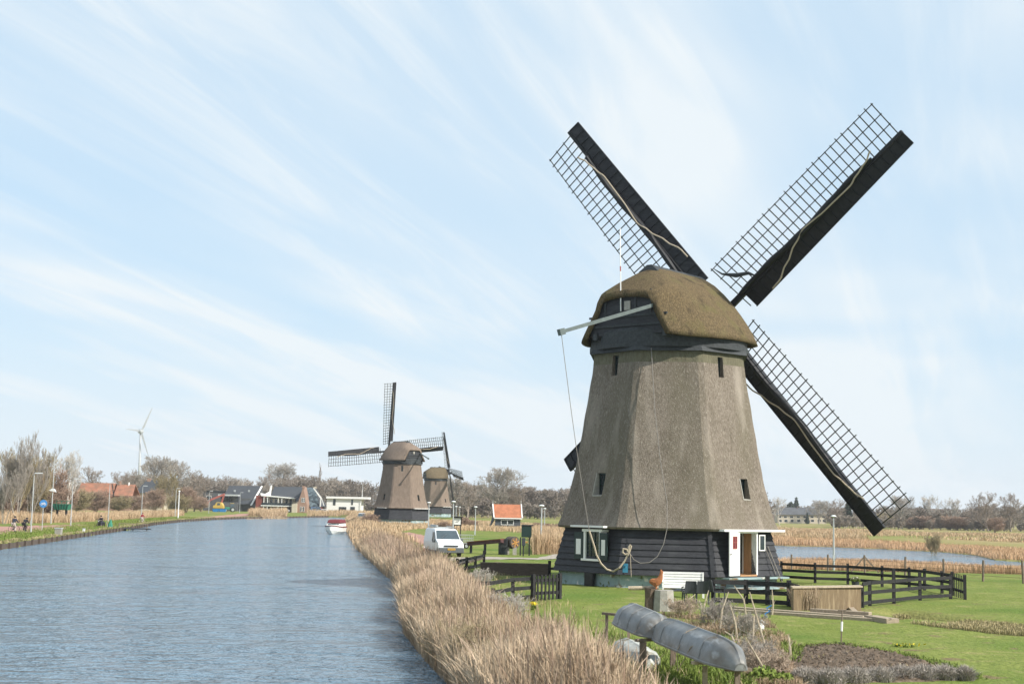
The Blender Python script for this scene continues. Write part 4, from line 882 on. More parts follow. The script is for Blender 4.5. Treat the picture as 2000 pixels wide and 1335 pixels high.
# dark hipped villa
h = Site('villa', 290, 420, 'cream villa under a dark hipped roof with chimney, right of the orange farmhouse')
h.wallbox('wall', 'cream_wall', 266, 316, 962, 0, 8); e = [h.P(263, 962, -.6), h.P(319, 962, -.6), h.P(319, 962, 8.6), h.P(263, 962, 8.6)]; t = [h.P(279, 936, 3.5), h.P(297, 937, 3.5), h.P(297, 937, 5), h.P(279, 936, 5)]
b = MB(); b.hexa(e+t); rf = b.build('roof', 'tiles_slate', h.root); b = MB(); b.box(h.X(280), h.X(287), 3, 4, h.Z(283, 940), h.Z(283, 933)); b.build('chimney', 'brick', rf)
for x in (270, 281, 293, 305): h.pane('window', 'glass', x, x+5, 972, 982, frame='white_paint')
# grey modern house
h = Site('modern_house', 470, 480, 'large charcoal house with steep slate roof and dark balcony behind the excavator')
h.wallbox('wall', 'cladding_grey', 432, 490, 972, 0, 10); rf = h.slab('roof', 'tiles_slate', [h.P(432, 985, -1.2), h.P(490, 984, -1.2), h.P(504.5, 949, 4.5), h.P(441, 948.5, 4.5)], (0, .1, .2))
h.slab('gable', 'cladding_grey', [h.P(490, 984, -1.0), h.P(509, 984, 9.5), h.P(505, 950, 4.6)], (-.25, 0, 0)); h.slab('verge_board', 'white_paint', [h.P(490, 986.5, -1.5), h.P(493, 986.5, -1.5), h.P(506.5, 949, 4.4), h.P(504.5, 948, 4.4)], (.15, .1, .05))
for x in (453, 481): h.pane('skylight', 'metal', x, x+4, 956, 960, y=2.3)
b = MB(); b.box(h.X(430), h.X(468), -4, .5, h.Z(450, 968), h.Z(450, 965)); b.build('canopy', 'lamp_grey', h.root)
h.pane('window', 'glass', 434, 447, 969, 979, y=-1.9, frame='black_wood'); h.pane('window', 'glass', 450, 466, 969, 979, y=-1.9, frame='black_wood'); h.wallbox('balcony', 'cladding_grey', 431, 468, 980, -3.6, -1.7)
h = Site('annex', 418, 490, 'flat roofed dark grey annex at the left of the charcoal house', 'outbuilding'); h.wallbox('wall', 'cladding_grey', 397, 440, 959, 0, 8); h.wallbox('roof', 'tiles_slate', 396, 441, 957.6, -.3, 8.3, zb=h.Z(418, 959)+.01); h.pane('window', 'glass', 403, 412, 968, 976, frame='white_paint'); h.pane('garage_door', 'cladding_grey', 418, 432, 980, 996)
# white modern house with long balcony
h = Site('modern_house', 540, 478, 'white house with long balcony, red brick end wall and curved white roof')
h.wallbox('wall', 'cream_wall', 513, 575, 972, 1.5, 8); h.wallbox('end_wall', 'brick_red', 500.5, 512.5, 967, -1, 6); h.slab('roof', 'tiles_slate', [h.P(525, 972, 1.4), h.P(582, 979, 1.4), h.P(588, 951, 6), h.P(529, 950.5, 6)], (0, .1, .2))
h.slab('canopy', 'white_paint', [h.P(511, 968, -1.6), h.P(576, 973.5, -1.6), h.P(576, 971.5, -1.6), h.P(511, 966, -1.6)], (0, 3.4, 0)); h.slab('curved_roof', 'white_paint', [h.P(508, 962, 0), h.P(517, 964, 0), h.P(525, 959, 0), h.P(527, 948, 0), h.P(529, 947, 0), h.P(527, 968, 0), h.P(508, 966, 0)], (0, 1.3, 0))
b = MB(); b.box(h.X(511), h.X(572), -1.6, 1.4, h.Z(540, 988), h.Z(540, 986.3)); b.build('balcony_floor', 'white_paint', h.root); b = MB(); b.box(h.X(512), h.X(571), -1.55, -1.5, h.Z(540, 986.3), h.Z(540, 981.5)); b.build('balustrade', 'glass', h.root)
for x in (516, 523, 544, 551): b = MB(); b.box(h.X(x), h.X(x+1.2), -1.4, -1.2, -.2, h.Z(x, 969.5)); b.build('column', 'white_paint', h.root)
for x in (518, 526, 535, 546, 556, 564): h.pane('window', 'glass', x, x+5, 974, 985, y=1.4, frame='white_paint')
for x in (517, 530, 545, 558): h.pane('window', 'glass', x, x+8, 990, 999, y=1.4, frame='brick_red')
# brick gable house and striped roof house
h = Site('brick_house', 592, 474, 'narrow brick gabled house end with chimney, between slate and striped roofs')
h.slab('wall', 'brick', [h.P(581, 1003, 0), h.P(599.5, 1003, 0), h.P(599.5, 985, 0), h.P(591, 950, 0), h.P(583, 978, 0), h.P(581, 985, 0)], (0, 8, 0)); b = MB(); b.box(h.X(588.5), h.X(593.5), .3, 1.2, h.Z(591, 954), h.Z(591, 948)); b.build('chimney', 'brick', h.root)
for (x, a, c) in ((589, 972, 980), (592.5, 972, 980), (587, 989, 998), (592, 989, 998)): h.pane('window', 'glass', x, x+2.4, a, c, frame='white_paint')
h.slab('porch', 'cream_wall', [h.P(571, 1002, -1), h.P(581, 1002, -1), h.P(581, 982, -1), h.P(571, 984, -1)], (0, 4, 0))
h = Site('gabled_house', 615, 480, 'house with blue grey striped steep roof and white gable beam, beside the brick gable')
h.wallbox('wall', 'brick_red', 602, 626, 986, 1, 7); h.slab('roof', 'tiles_solar', [h.P(599.5, 988.5, -.4), h.P(625, 989, -.4), h.P(611, 952.5, 4), h.P(595, 952, 4)], (0, .1, .2)); h.slab('roof', 'tiles_slate', [h.P(625.5, 989, -.4), h.P(632, 989, 8), h.P(612, 952.5, 4.2)], (.1, .1, .1))
h.slab('gable_beam', 'white_paint', [h.P(625, 989, -.6), h.P(627, 989, -.6), h.P(628, 973, -.6), h.P(632.5, 987, -.6), h.P(634, 987, -.6), h.P(628, 971, -.6), h.P(612.5, 952, -.6), h.P(611, 953, -.6), h.P(626, 973, -.6)], (0, .25, 0)); b = MB(); b.box(h.X(608), h.X(613), 4, 5, h.Z(610, 956), h.Z(610, 949.5)); b.build('chimney', 'cream_wall', h.root)
for x in (605, 612, 619): h.pane('window', 'glass', x, x+4, 990, 998, y=.9, frame='white_paint')
# white box house
h = Site('flat_house', 672, 495, 'white flat roofed box house with projecting roof, left of the second mill')
h.wallbox('wall', 'white_paint', 638, 705, 971, 0, 9); b = MB(); b.box(h.X(637), h.X(719), -.8, 9.4, h.Z(675, 973.5)+.02, h.Z(675, 971.2)+.02+.3); b.build('roof', 'white_paint', h.root)
for (x0, x1, a, c) in ((651, 655, 974.5, 985.5), (686.5, 689, 975, 985), (685, 693, 989.5, 996), (663, 676, 990, 996)): h.pane('window', 'glass', x0, x1, a, c, frame='cladding_grey')
b = MB(); b.box(h.X(704.6), h.X(705.6), -.4, -.3, -.2, h.Z(705, 973)); b.build('column', 'white_paint', h.root); b = MB(); b.tube([h.P(706, 975, 1), h.P(707, 945, 1)], .12, 6, .05); b.build('flagpole', 'white_paint', h.root); h.wallbox('base_wall', 'brick_far', 636, 706, 998, -.3, -.05)
# row houses and apartments, far right
h = Site('row_house', 1565, 770, 'far row of pale houses under one long grey roof, right of the big mill')
h.wallbox('wall', 'cream_wall', 1519, 1614, 1003, 0, 10, zb=-1.5)
h.slab('roof', 'tiles_grey', [h.P(1515, 1004.5, -.8), h.P(1616, 1005, -.8), h.P(1612, 992, 5), h.P(1521, 991, 5)], (0, .3, .3))
for i, x in enumerate((1520, 1531, 1543, 1556, 1569, 1583, 1596, 1606)):
    h.pane('window', 'glass', x, x+6, 1007, 1010.5, frame='white_paint'); h.pane('window', 'glass', x+1, x+7, 1014, 1018.5, frame='white_paint')
for x in (1531, 1560, 1600): b = MB(); b.box(h.X(x), h.X(x+2), 4.5, 5.5, h.Z(x, 993), h.Z(x, 988.5)); b.build('chimney', 'brick_far', h.root)
h = Site('end_house', 1507, 740, 'white fronted end house peeping out right beside the mill'); h.wallbox('wall', 'brick_far', 1500, 1513, 995, 0, 8, zb=-1.5); h.pane('window', 'glass', 1505, 1512, 999, 1002, frame='white_paint'); h.slab('roof', 'white_paint', [h.P(1499, 995, -.5), h.P(1514, 995, -.5), h.P(1514, 993, -.5), h.P(1499, 993, -.5)], (0, 9, 0))
h = Site('apartment_block', 1830, 640, 'brick apartment block with cream balcony band behind the three grey trees', 'building'); h.wallbox('wall', 'brick_far', 1785, 1875, 993, 0, 12, zb=-1.5)
for z in (1001, 1009): b = MB(); b.box(h.X(1806), h.X(1856), -.9, -.02, h.Z(1830, z+2.5), h.Z(1830, z)); b.build('balcony', 'cream_wall', h.root)
for x in range(1790, 1872, 9): h.pane('window', 'glass', x, x+5, 996, 1000, frame='white_paint'); h.pane('window', 'glass', x, x+5, 1004.5, 1008.5, frame='white_paint')
# little shed with orange roof
h = Site('shed', 990, 236, 'small grey boarded shed with bright orange tiled roof and white trim')
ye0, yb0 = 1011, 1031; xl, xr = 966.5, 1018
h.wallbox('wall', 'shed_wood', 967.5, 1017, 1011, 0, 3.4)
zr = h.Z(990, 985.5); ze = h.Z(990, 1011.2); X0, X1 = h.X(963.5), h.X(1016.5); E0, E1 = h.X(966.8), h.X(1018.8)
h.slab('gable', 'shed_wood', [(X0+.32, 0, ze), (X0+.32, 1.7, zr-.1), (X0+.32, 3.4, ze)], (.12, 0, 0)); h.slab('gable', 'shed_wood', [(X1+.05, 0, ze), (X1+.05, 1.7, zr-.1), (X1+.05, 3.4, ze)], (.1, 0, 0))
h.slab('side_wall', 'shed_wood', [h.P(956, 1031, .2), (X0+.28, 0, ze-.02), (X0+.3, 1.7, zr-.2), (X0+.28, 3.4, ze), h.P(957, 1031, 3.2)], (.1, 0, 0))
rf = h.slab('roof', 'tiles_orange', [(E0, -.25, ze), (E1, -.25, ze), (X1+.05, 1.7, zr), (X0, 1.7, zr)], (0, -.03, .09)); h.slab('roof', 'tiles_orange', [(E0, 3.65, ze), (X0, 1.72, zr), (X1, 1.72, zr), (E1, 3.65, ze)], (0, .03, .09))
b = MB()
for i in range(30):
    t = (i+.5)/30; b.bar((E0+(E1-E0)*t, -.27, ze+.1), (X0+(X1-X0)*t, 1.68, zr+.1), .05, .05)
b.build('tile_ribs', 'tiles_orange', rf)
for (a, c) in (((E0-.12, -.3, ze), (X0-.12, 1.7, zr+.06)), ((E1+.12, -.3, ze), (X1+.14, 1.7, zr+.06))): b = MB(); b.bar(a, c, .16, .3); b.build('verge_board', 'white_paint', h.root)
b = MB(); b.bar((E0-.1, -.33, ze-.03), (E1+.15, -.33, ze-.03), .08, .18); b.build('gutter', 'white_paint', h.root)
for x in (X0-.1, X1+.1): b = MB(); b.tube([(x, 1.7, zr), (x, 1.7, zr+.75)], .05, 5, .02); b.build('finial', 'white_paint', h.root)
for x0, x1 in ((980, 991), (992.5, 1003)): h.pane('window', 'glass', x0, x1, 1015.5, 1023.5, y=-.05, frame='white_paint')
# low brown shrubs round the shed
proto('heath', 'bark_red', 12, .06, levels=3, spread=.7, kids=(10, 7, 5), trunk=.0, r0=.1, stems=7, upw=.2, L0=.5, cat='bush')
for t in [('heath', 910, 240, 1008, 'dark red shrub right of the white notice board', 1.5), ('heath', 925, 236, 1014, 'low rusty shrub behind the lamp left of the shed', 1.6), ('heath', 1052, 225, 1019, 'dark reddish shrub behind the tall lamp right of the shed', 1.8), ('heath', 1070, 222, 1020, 'reddish low shrub between tall lamp and big mill', 1.8), ('heath', 1090, 220, 1021, 'brownish low shrub touching the big mill outline', 1.8),
          ('heath', 724, 235, 1001, 'brown scrub in front of the left corner of the second mill', 1.6), ('heath', 870, 190, 1016, 'dark scrub behind the van roof rack', 1.8)]: tree(*t)

# ------------------------------------------------------------------ lamps, masts, signs
def lamp(px, top, Y, H, label, group, arm=1, kind='arm', base_z=None):
    t = at(px, top, Y); root = empty('street_lamp', (t.x, t.y, t.z-H), 0, label, 'street lamp', group)
    m = MB(); m.tube([(0, 0, -.3), (0, 0, 1.0), (0, 0, H-.12)], [.085, .075, .045], 8); m.build('pole', 'lamp_grey', root)
    m = MB()
    if kind == 'arm': m.bar((0, 0, H-.06), (.25*arm, 0, H-.03), .06); m.hexa([(.1*arm, -.16, H-.09), (.95*arm, -.11, H-.05), (.95*arm, .11, H-.05), (.1*arm, .16, H-.09), (.15*arm, -.13, H+.05), (.9*arm, -.08, H+.04), (.9*arm, .08, H+.04), (.15*arm, .13, H+.05)]); m.build('lamp_head', 'lamp_grey', root)
    else:
        m.loft([[Vector((cos(2*pi*k/14)*r, sin(2*pi*k/14)*r, z)) for k in range(14)] for r, z in ((.06, H-.14), (.21, H-.09), (.225, H-.06), (.16, H+.01), (.05, H+.03))]); m.build('lamp_head', 'lamp_white', root)
    m = MB(); m.box(-.09, .09, -.1, -.07, .5, .95); m.build('service_hatch', 'lamp_grey', root); return root
G1 = 'street lamps along the cycle path'; G2 = 'short lamps along the right bank'
for i, (px, top, Y) in enumerate([(67, 923, 159), (143, 934, 198), (215, 942, 238), (279, 948, 280), (344.5, 953, 325), (409.5, 958, 383), (469.5, 961, 421)]):
    lamp(px, top, Y, 6.2, ['tall grey lamp leaning over the path left of the blue round sign', 'tall grey lamp right of the green container', 'grey lamp in front of the orange roofed farmhouse', 'grey lamp behind the red jacketed cyclist', 'grey lamp beside the thin white pole', 'small grey lamp in front of the excavator', 'farthest grey lamp before the charcoal house roof'][i], G1)
for i, (px, top, Y) in enumerate([(838, 980, 155), (886, 978, 140), (929, 988.5, 178), (1058, 985.5, 116), (1064, 992, 210), (891, 988, 235), (898, 989, 262), (1628, 1006, 112)]):
    lamp(px, top, Y, 4.0, ['lamp rising left behind the white van in front of the second mill', 'lamp rising right behind the white van near the smallest mill', 'thin lamp standing alone left of the orange roofed shed', 'tallest white lamp between the shed and the big mill', 'small distant lamp just right of the tallest white lamp', 'small lamp right of the smallest mill, nearer of a pair', 'tiny lamp right of the smallest mill, farther of a pair', 'lamp standing alone in front of the pond at the right'][i], G2, kind='top')
def simple(name, label, cat, px, Y, z=None, rz=0):
    b = gp(px, Y); 
    if z is not None: b.z = z
    return empty(name, b, rz, label, cat)
r = simple('mast', 'slender tall mast with a small cross arm left of the pale tree', 'mast', 100, 205); hh = at(101, 886, 205).z-r.location.z
m = MB(); m.tube([(0, 0, -.2), (0, 0, hh)], .09, 6, .05); m.build('pole', 'lamp_grey', r); m = MB(); m.bar((-.1, 0, hh), (-.7, 0, hh+.05), .12); m.build('lamp_head', 'lamp_grey', r)
m = MB(); zl = at(99, 956, 205).z-r.location.z; m.hexa([(-.55, -.15, zl-.1), (.5, -.15, zl-.3), (.5, .15, zl-.3), (-.55, .15, zl-.1), (-.1, -.15, zl+.2), (.25, -.15, zl+.15), (.25, .15, zl+.15), (-.1, .15, zl+.2)]); m.build('loudspeaker', 'lamp_white', r)
r = simple('white_pole', 'thin white pole close beside the fifth grey lamp', 'pole', 347.5, 300); m = MB(); m.tube([(0, 0, 0), (0, 0, at(348, 959, 300).z-r.location.z)], .14, 6, .1); m.build('pole', 'lamp_white', r); m = MB(); m.sphere((0, 0, at(348, 959, 300).z-r.location.z), .2); m.build('cap', 'lamp_white', r)
# blue round cycle path sign
r = simple('road_sign', 'round blue sign with white bicycle marking on a grey post beside the path', 'road sign', 83, 172); zc = at(84.5, 983, 172).z-r.location.z
m = MB(); m.tube([(0, .06, -.2), (0, .06, zc)], .05, 6); m.build('post', 'lamp_grey', r)
disc = lambda rr, y0, y1: [[Vector((cos(2*pi*k/20)*rr, y, sin(2*pi*k/20)*rr+zc)) for k in range(20)] for y in (y0, y1)]
m = MB(); m.loft(disc(.47, .02, .0)); pl = m.build('sign_plate', 'sign_blue', r); m = MB()
for cx_ in (-.18, .18): m.tube([(cx_+cos(2*pi*k/12)*.11, -.015, zc-.06+sin(2*pi*k/12)*.11) for k in range(13)], .022, 5)
m.tube([(-.18, -.015, zc-.06), (-.06, -.015, zc+.12), (.1, -.015, zc+.12), (.18, -.015, zc-.06)], .022, 5); m.tube([(-.06, -.015, zc+.12), (0, -.015, zc-.06), (.1, -.015, zc+.12), (.1, -.015, zc+.2)], .022, 5); m.build('bicycle_symbol', 'white_paint', pl)
# green container with open top rail
r = simple('skip_container', 'open green ribbed container with rail behind the reeds near the second lamp', 'container', 120, 222); zc = at(120, 988, 222).z-r.location.z
m = MB(); w0, w1 = 1.0, 1.35; m.hexa([(-w0, -.8, zc-.55), (w0, -.8, zc-.55), (w0, .8, zc-.55), (-w0, .8, zc-.55), (-w1, -1, zc+.35), (w1, -1, zc+.35), (w1, 1, zc+.35), (-w1, 1, zc+.35)]); m.build('tub', 'container_green', r)
for i in range(6): m = MB(); m.bar((-w0+.1+i*.36, -.82, zc-.5), (-w1+.15+i*.47, -1.03, zc+.35), .06); m.build('rib', 'green_paint', r)
m = MB(); 
for x in (-1.2, -.4, .4, 1.2): m.tube([(x, .9, zc+.3), (x, .9, zc+.8)], .03, 5)
m.tube([(-1.2, .9, zc+.8), (1.2, .9, zc+.8)], .03, 5); m.build('rail', 'container_green', r); m = MB()
for x in (-.7, .7): m.box(x-.1, x+.1, -.3, .3, -.2, zc-.55)
m.build('stand', 'black_wood', r)
# litter bin, small marker, green cone, landing stage
r = simple('litter_bin', 'pale square litter bin at the path edge below the second lamp', 'litter bin', 116, 150); m = MB(); m.hexa([(-.28, -.28, -.1), (.28, -.28, -.1), (.28, .28, -.1), (-.28, .28, -.1), (-.33, -.33, .85), (.33, -.33, .85), (.33, .33, .85), (-.33, .33, .85)]); m.build('body', 'concrete', r); m = MB(); m.box(-.36, .36, -.36, .36, .86, .95); m.build('lid', 'lamp_grey', r)
r = simple('post_marker', 'tiny white marker post on the grassy bank', 'marker', 165, 165); m = MB(); m.box(-.12, .12, -.12, .12, -.1, .55); m.build('post', 'lamp_white', r); m = MB(); m.box(-.14, .14, -.14, .14, .555, .62); m.build('cap', 'lamp_grey', r)
r = simple('covered_bundle', 'small dark green pointed bundle on the bank behind the moped rider', 'bundle', 216, 195); m = MB(); m.tube([(0, 0, -.1), (0, 0, .5), (.05, 0, 1.25)], [.42, .32, .05], 7); m.build('cover', 'container_green', r); m = MB(); m.tube([(-.3, -.2, .2), (-.45, -.3, .9)], .06, 5); m.build('stick', 'concrete', r)
p = G(262, 1036, 0); r = empty('landing_stage', (p.x, p.y, 0), .45, 'small wooden landing stage with railing at the foot of the left bank', 'landing stage')
m = MB(); m.box(-2.1, 2.1, -1.0, 1.0, .22, .36); m.build('deck', 'black_wood', r)
for x in (-1.9, 0, 1.9): m = MB(); m.tube([(x, .9, -.6), (x, .9, 1.0)], .07, 6); m.build('post', 'old_wood', r)
m = MB(); m.bar((-2, .9, .95), (2, .9, .95), .08); m.build('rail', 'old_wood', r)

# ------------------------------------------------------------------ wind turbine
Yt = 1500; tb = gp(268, Yt); hb = at(275, 842, Yt); r = empty('wind_turbine', tb, 0, 'tall white three bladed wind turbine on the left skyline', 'wind turbine'); hl = hb-tb
m = MB(); m.tube([(0, 0, -2), (hl.x*.4, 0, hl.z*.5), (hl.x-.4, .8, hl.z-1)], [1.7, 1.3, .9], 12); m.build('tower', 'turbine_hazed', r, smooth=True)
m = MB(); m.tube([(hl.x-2.6, 4.0, hl.z+.1), (hl.x-1.5, 2.5, hl.z+.2), (hl.x+1, -2.2, hl.z), (hl.x+1.8, -3.6, hl.z)], [1.8, 2.6, 2.6, 1.2], 10); m.build('nacelle', 'turbine_hazed', r, smooth=True)
for (x, y) in ((299, 796), (247, 837.5), (291, 889)):
    q = at(x, y, Yt)-tb; q.y = -3.5; a = Vector((hl.x+1.4, -3.2, hl.z)); d = q-a; s_ = Vector((-d.z, 0, d.x)).normalized(); m = MB()
    rings = [[a+d*t+s_*w_*.35+Vector((0, .22, 0)), a+d*t-s_*w_*.65+Vector((0, .1, 0)), a+d*t-s_*w_*.6-Vector((0, .1, 0)), a+d*t+s_*w_*.35-Vector((0, .25, 0))] for t, w_ in ((0, 1.0), (.08, 1.1), (.2, 2.2), (.55, 1.5), (.85, .9), (1, .3))]
    m.loft(rings); m.build('blade', 'turbine_hazed', r)

# ------------------------------------------------------------------ notice board, kiosk, exhibits by the van
r = simple('notice_board', 'white panelled notice board in a dark roofed frame behind the van', 'notice board', 893, 150); k = 150/F; zc = at(893, 1017.5, 150).z-r.location.z
m = MB(); m.box(-.34, .34, -.05, .0, zc-.34, zc+.34); pn = m.build('panel', 'white_paint', r); m = MB()
for i, (x0, x1, z) in enumerate(((-.2, .25, .12), (-.1, .2, .0), (-.22, .1, -.1))): m.box(x0, x1, -.056, -.051, zc+z, zc+z+.04)
m.build('print', 'grey_wood', pn); m = MB(); m.box(-.46, .46, .01, .1, zc-.45, zc+.42); m.box(-.40, -.30, 0.02, .09, -.1, zc-.45); m.box(.3, .4, .02, .09, -.1, zc-.45); m.build('frame', 'black_wood', r); m = MB(); m.box(-.6, .6, -.25, .3, zc+.43, zc+.52); m.build('roof', 'black_wood', r)
r = simple('information_panel', 'dark green information panel on two posts right of the old barrel', 'information panel', 1028, 108); k = 108/F; zc = at(1028, 1037, 108).z-r.location.z
m = MB(); m.box(-.36, .40, -.09, .09, zc-.44, zc+.42); m.build('panel', 'green_paint', r, bevel=.02); m = MB(); m.hexa([(-.38, -.14, zc+.425), (.50, -.14, zc+.425), (.50, .14, zc+.425), (-.38, .14, zc+.425), (-.38, -.04, zc+.50), (.50, -.04, zc+.50), (.50, .04, zc+.50), (-.38, .04, zc+.50)]); m.build('roof', 'black_wood', r)
for x in (-.42, .25): m = MB(); m.box(x-.05, x+.05, -.045, .045, -.2, zc-.445); m.build('post', 'black_wood', r)
r = simple('parking_sign', 'small dark box on a post under the green panel', 'meter', 1023, 106.5); m = MB(); m.box(-.12, .14, -.1, .1, .75, 1.35); m.build('box', 'plastic_dark', r, bevel=.03); m = MB(); m.tube([(0, 0, -.1), (0, 0, .75)], .05, 6); m.build('post', 'black_wood', r); m = MB(); m.tube([(.14, 0, 1.0), (.32, 0, 1.05)], .06, 6); m.build('lens', 'brass', r)
r = simple('barrel', 'old hooped barrel with an orange starred end on a grey block', 'barrel', 1001, 110); zc = at(1003, 1059, 110).z-r.location.z
m = MB(); ex = Vector((.55, -.83, 0)); m.tube([Vector((0, 0, zc))-ex*.45, Vector((0, 0, zc))-ex*.2, Vector((0, 0, zc))+ex*.2, Vector((0, 0, zc))+ex*.42], [.40, .46, .46, .42], 16); m.build('body', 'stump', r, smooth=False)
for t in (-.35, 0, .33): m = MB(); m.tube([Vector((0, 0, zc))+ex*(t-.03), Vector((0, 0, zc))+ex*(t+.03)], .475, 16); m.build('hoop', 'grey_wood', r)
m = MB(); c = Vector((0, 0, zc))+ex*.44; sdv = Vector((ex.y, -ex.x, 0))*-1
for i in range(6):
    a = pi*i/3+.3; d = sdv*cos(a)+Vector((0, 0, 1))*sin(a); m.bar(c, c+d*.34, .07, .05, up=ex)
m.build('star', 'brass', r); m = MB(); m.box(-.5, -.2, -.3, .3, -.2, zc-.35); m.box(.05, .35, -.4, .0, -.2, zc-.35); m.build('cradle', 'concrete', r)
r = simple('concrete_block', 'dark opening block at the right end of the long rusty beam', 'block', 986, 109.5); m = MB(); m.box(-.3, .25, -.3, .3, -.2, 1.2); m.build('body', 'grey_wood', r); m = MB(); m.box(-.22, .16, -.34, -.301, .75, 1.13); m.build('opening', 'black_wood', r)
pa = at(915, 1062, 112); pb = at(981, 1056.5, 109); r = empty('steel_beam', (pa.x, pa.y, .75), 0, 'long dark red steel beam lying between trailer and barrel', 'beam'); a = Vector((0, 0, pa.z-.75)); b_ = Vector((pb.x-pa.x, pb.y-pa.y, pb.z-.75))
m = MB(); m.bar(a, b_, .3, .22); m.build('web', 'maroon', r); m = MB(); m.bar(a+Vector((0, 0, .16)), b_+Vector((0, 0, .16)), .4, .07); m.build('flange', 'rust_brown', r)
for t in (.08, .5, .93): q = a.lerp(b_, t); m = MB(); m.box(q.x-.1, q.x+.1, q.y-.15, q.y+.15, -.2, q.z-.12); m.build('support', 'grey_wood', r)
r = simple('short_post', 'short orange brown bollard left of the van', 'bollard', 829, 102); m = MB(); m.box(-.07, .07, -.07, .07, -.1, .75); m.build('post', 'rust_brown', r); m = MB(); m.box(-.075, .075, -.075, .075, .62, .7); m.build('band', 'white_paint', r)

# ------------------------------------------------------------------ fences, gates, panels round the garden
def fence_run(root, posts, heights, rails, pw=.12, m='black_fence', rail_h=.14, over=.0):
    """posts: ground points; rails: heights above ground; posts and each rail are parts"""
    for p, h in zip(posts, heights): b = MB(); b.box(p.x-pw/2, p.x+pw/2, p.y-pw/2, p.y+pw/2, p.z-.3, p.z+h); b.build('post', m, root)
    for r in rails:
        b = MB(); off = Vector((0, -pw/2-.022, 0))
        for a, c in zip(posts[:-1], posts[1:]): b.bar(a+off+Vector((0, 0, r)), c+off+Vector((0, 0, r)), .04, rail_h)
        b.build('rail', m, root)
def gpz(px, py, z=.75): return ground_pt(px, py, z)
r = empty('rail_fence', (0, 0, 0), 0, 'long black three rail fence running behind the big mill towards the picket gate', 'fence')
fence_run(r, [gpz(1526, 1134), gpz(1592, 1138), gpz(1656, 1140), gpz(1723, 1145), gpz(1776, 1149), gpz(1806, 1152), gpz(1840, 1158), gpz(1860, 1162)], [1.05]*8, (.25, .58, .9))
r = empty('rail_fence', (0, 0, 0), 0, 'dark grey three rail fence curving from the brown panel to the picket gate', 'fence')
fence_run(r, [gpz(1684, 1186), gpz(1699, 1183), gpz(1746, 1178), gpz(1797, 1172), gpz(1857, 1169)], [.9, 1.0, 1.42, 1.2, 1.05], (.16, .55, .92))
r = empty('rail_fence', (0, 0, 0), 0, 'dark rail fence between the garden chairs and the brown panel', 'fence')
fence_run(r, [gpz(1393, 1176), gpz(1457, 1178), gpz(1499, 1180), gpz(1541, 1183), gpz(1560, 1188)], [.82, .95, 1.12, 1.0, .75], (.12, .48, .82), rail_h=.17, pw=.16)
r = empty('rail_fence', (0, 0, 0), 0, 'black slatted fence running from the reeds up to the left picket gate', 'fence')
fence_run(r, [gpz(925, 1186), gpz(962, 1183), gpz(1001, 1175), gpz(1043, 1171)], [.55, .65, .85, 1.0], (.15, .5, .85), pw=.14)
r = empty('rail_fence', (0, 0, 0), 0, 'short black rail between the dark wooden wall and the left corner of the big mill', 'fence')
fence_run(r, [gpz(1073, 1122), gpz(1098, 1120)], [.78, .5], (.35,), pw=.16)
def picket_gate(a, c, n, h, label, rails=(.25, .75)):
    root = empty('picket_gate', a, 0, label, 'gate'); d = c-a; d.z = 0
    for i in range(n):
        p = d*(i/(n-1)); b = MB(); u = d.normalized(); hh = h*(1+.04*sin(pi*i/(n-1))); w_ = .09 if 0 < i < n-1 else .15
        b.obox(p-u*w_/2, u*w_, Vector((-u.y, u.x, 0))*(.03 if 0 < i < n-1 else .12), (0, 0, hh+(.06 if i in (0, n-1) else 0))); b.build('picket' if 0 < i < n-1 else 'post', 'black_fence', root)
    for z in rails: b = MB(); u = d.normalized(); nn = Vector((-u.y, u.x, 0)); b.obox(nn*.04+Vector((0, 0, z)), d, nn*.04, (0, 0, .12)); b.build('rail', 'black_fence', root)
picket_gate(gpz(1043, 1174), gpz(1095, 1169), 8, 1.0, 'low black picket gate on the lawn left of the big mill')
picket_gate(gpz(1858, 1163), gpz(1882, 1170), 8, 1.02, 'black picket gate at the right end of the rail fences')
a = gpz(1550, 1192); c = gpz(1682, 1192); r = empty('wooden_panel', a, 0, 'brown weathered panel with pale top rail between two dark rail fences', 'panel'); d = c-a; d.z = 0
m = MB(); m.obox((0, 0, -.3), d, (0, .25, 0), (0, 0, 1.12)); m.build('boards', 'bulkhead', r); m = MB(); m.obox((-.05, -.08, .822), d+Vector((.1, 0, 0)), (0, .42, .02), (0, 0, .05)); m.build('top_rail', 'pale_wood', r)
a = gpz(938, 1122); c = gpz(1070, 1124); r = empty('wooden_wall', a, 0, 'low dark brown boarded wall by the gravel path left of the big mill', 'wall'); d = c-a; d.z = 0
m = MB(); m.obox((0, 0, -.3), d, (0, .2, 0), (0, 0, .92)); m.build('boards', 'brown_wall', r); m = MB(); m.obox((-.02, -.03, .622), d+Vector((.04, 0, 0)), (0, .26, 0), (0, 0, .05)); m.build('cap_rail', 'old_wood', r)
a = gpz(884, 1120); r = empty('footbridge', a, 0, 'small footbridge with grey deck and black rails between the van and the reeds', 'bridge')
P_ = lambda px, py: gpz(px, py)-a
m = MB(); A0, A1, A2, A3 = P_(893, 1117), P_(925, 1110), P_(945, 1106), P_(905, 1106)
m.hexa([A0+Vector((0, 0, .35)), A2+Vector((0, 0, .45)), A2+Vector((-.3, 1.8, .45)), A0+Vector((-.1, 1.8, .35)), A0+Vector((0, 0, .45)), A2+Vector((0, 0, .55)), A2+Vector((-.3, 1.8, .55)), A0+Vector((-.1, 1.8, .45))]); m.build('deck', 'old_wood', r)
for t in (0, .33, .66, 1): q = A0.lerp(A2, t); m = MB(); m.box(q.x-.08, q.x+.08, q.y-.2, q.y-.04, -.5, .75 if t < 1 else 1.0); m.build('post', 'black_fence', r)
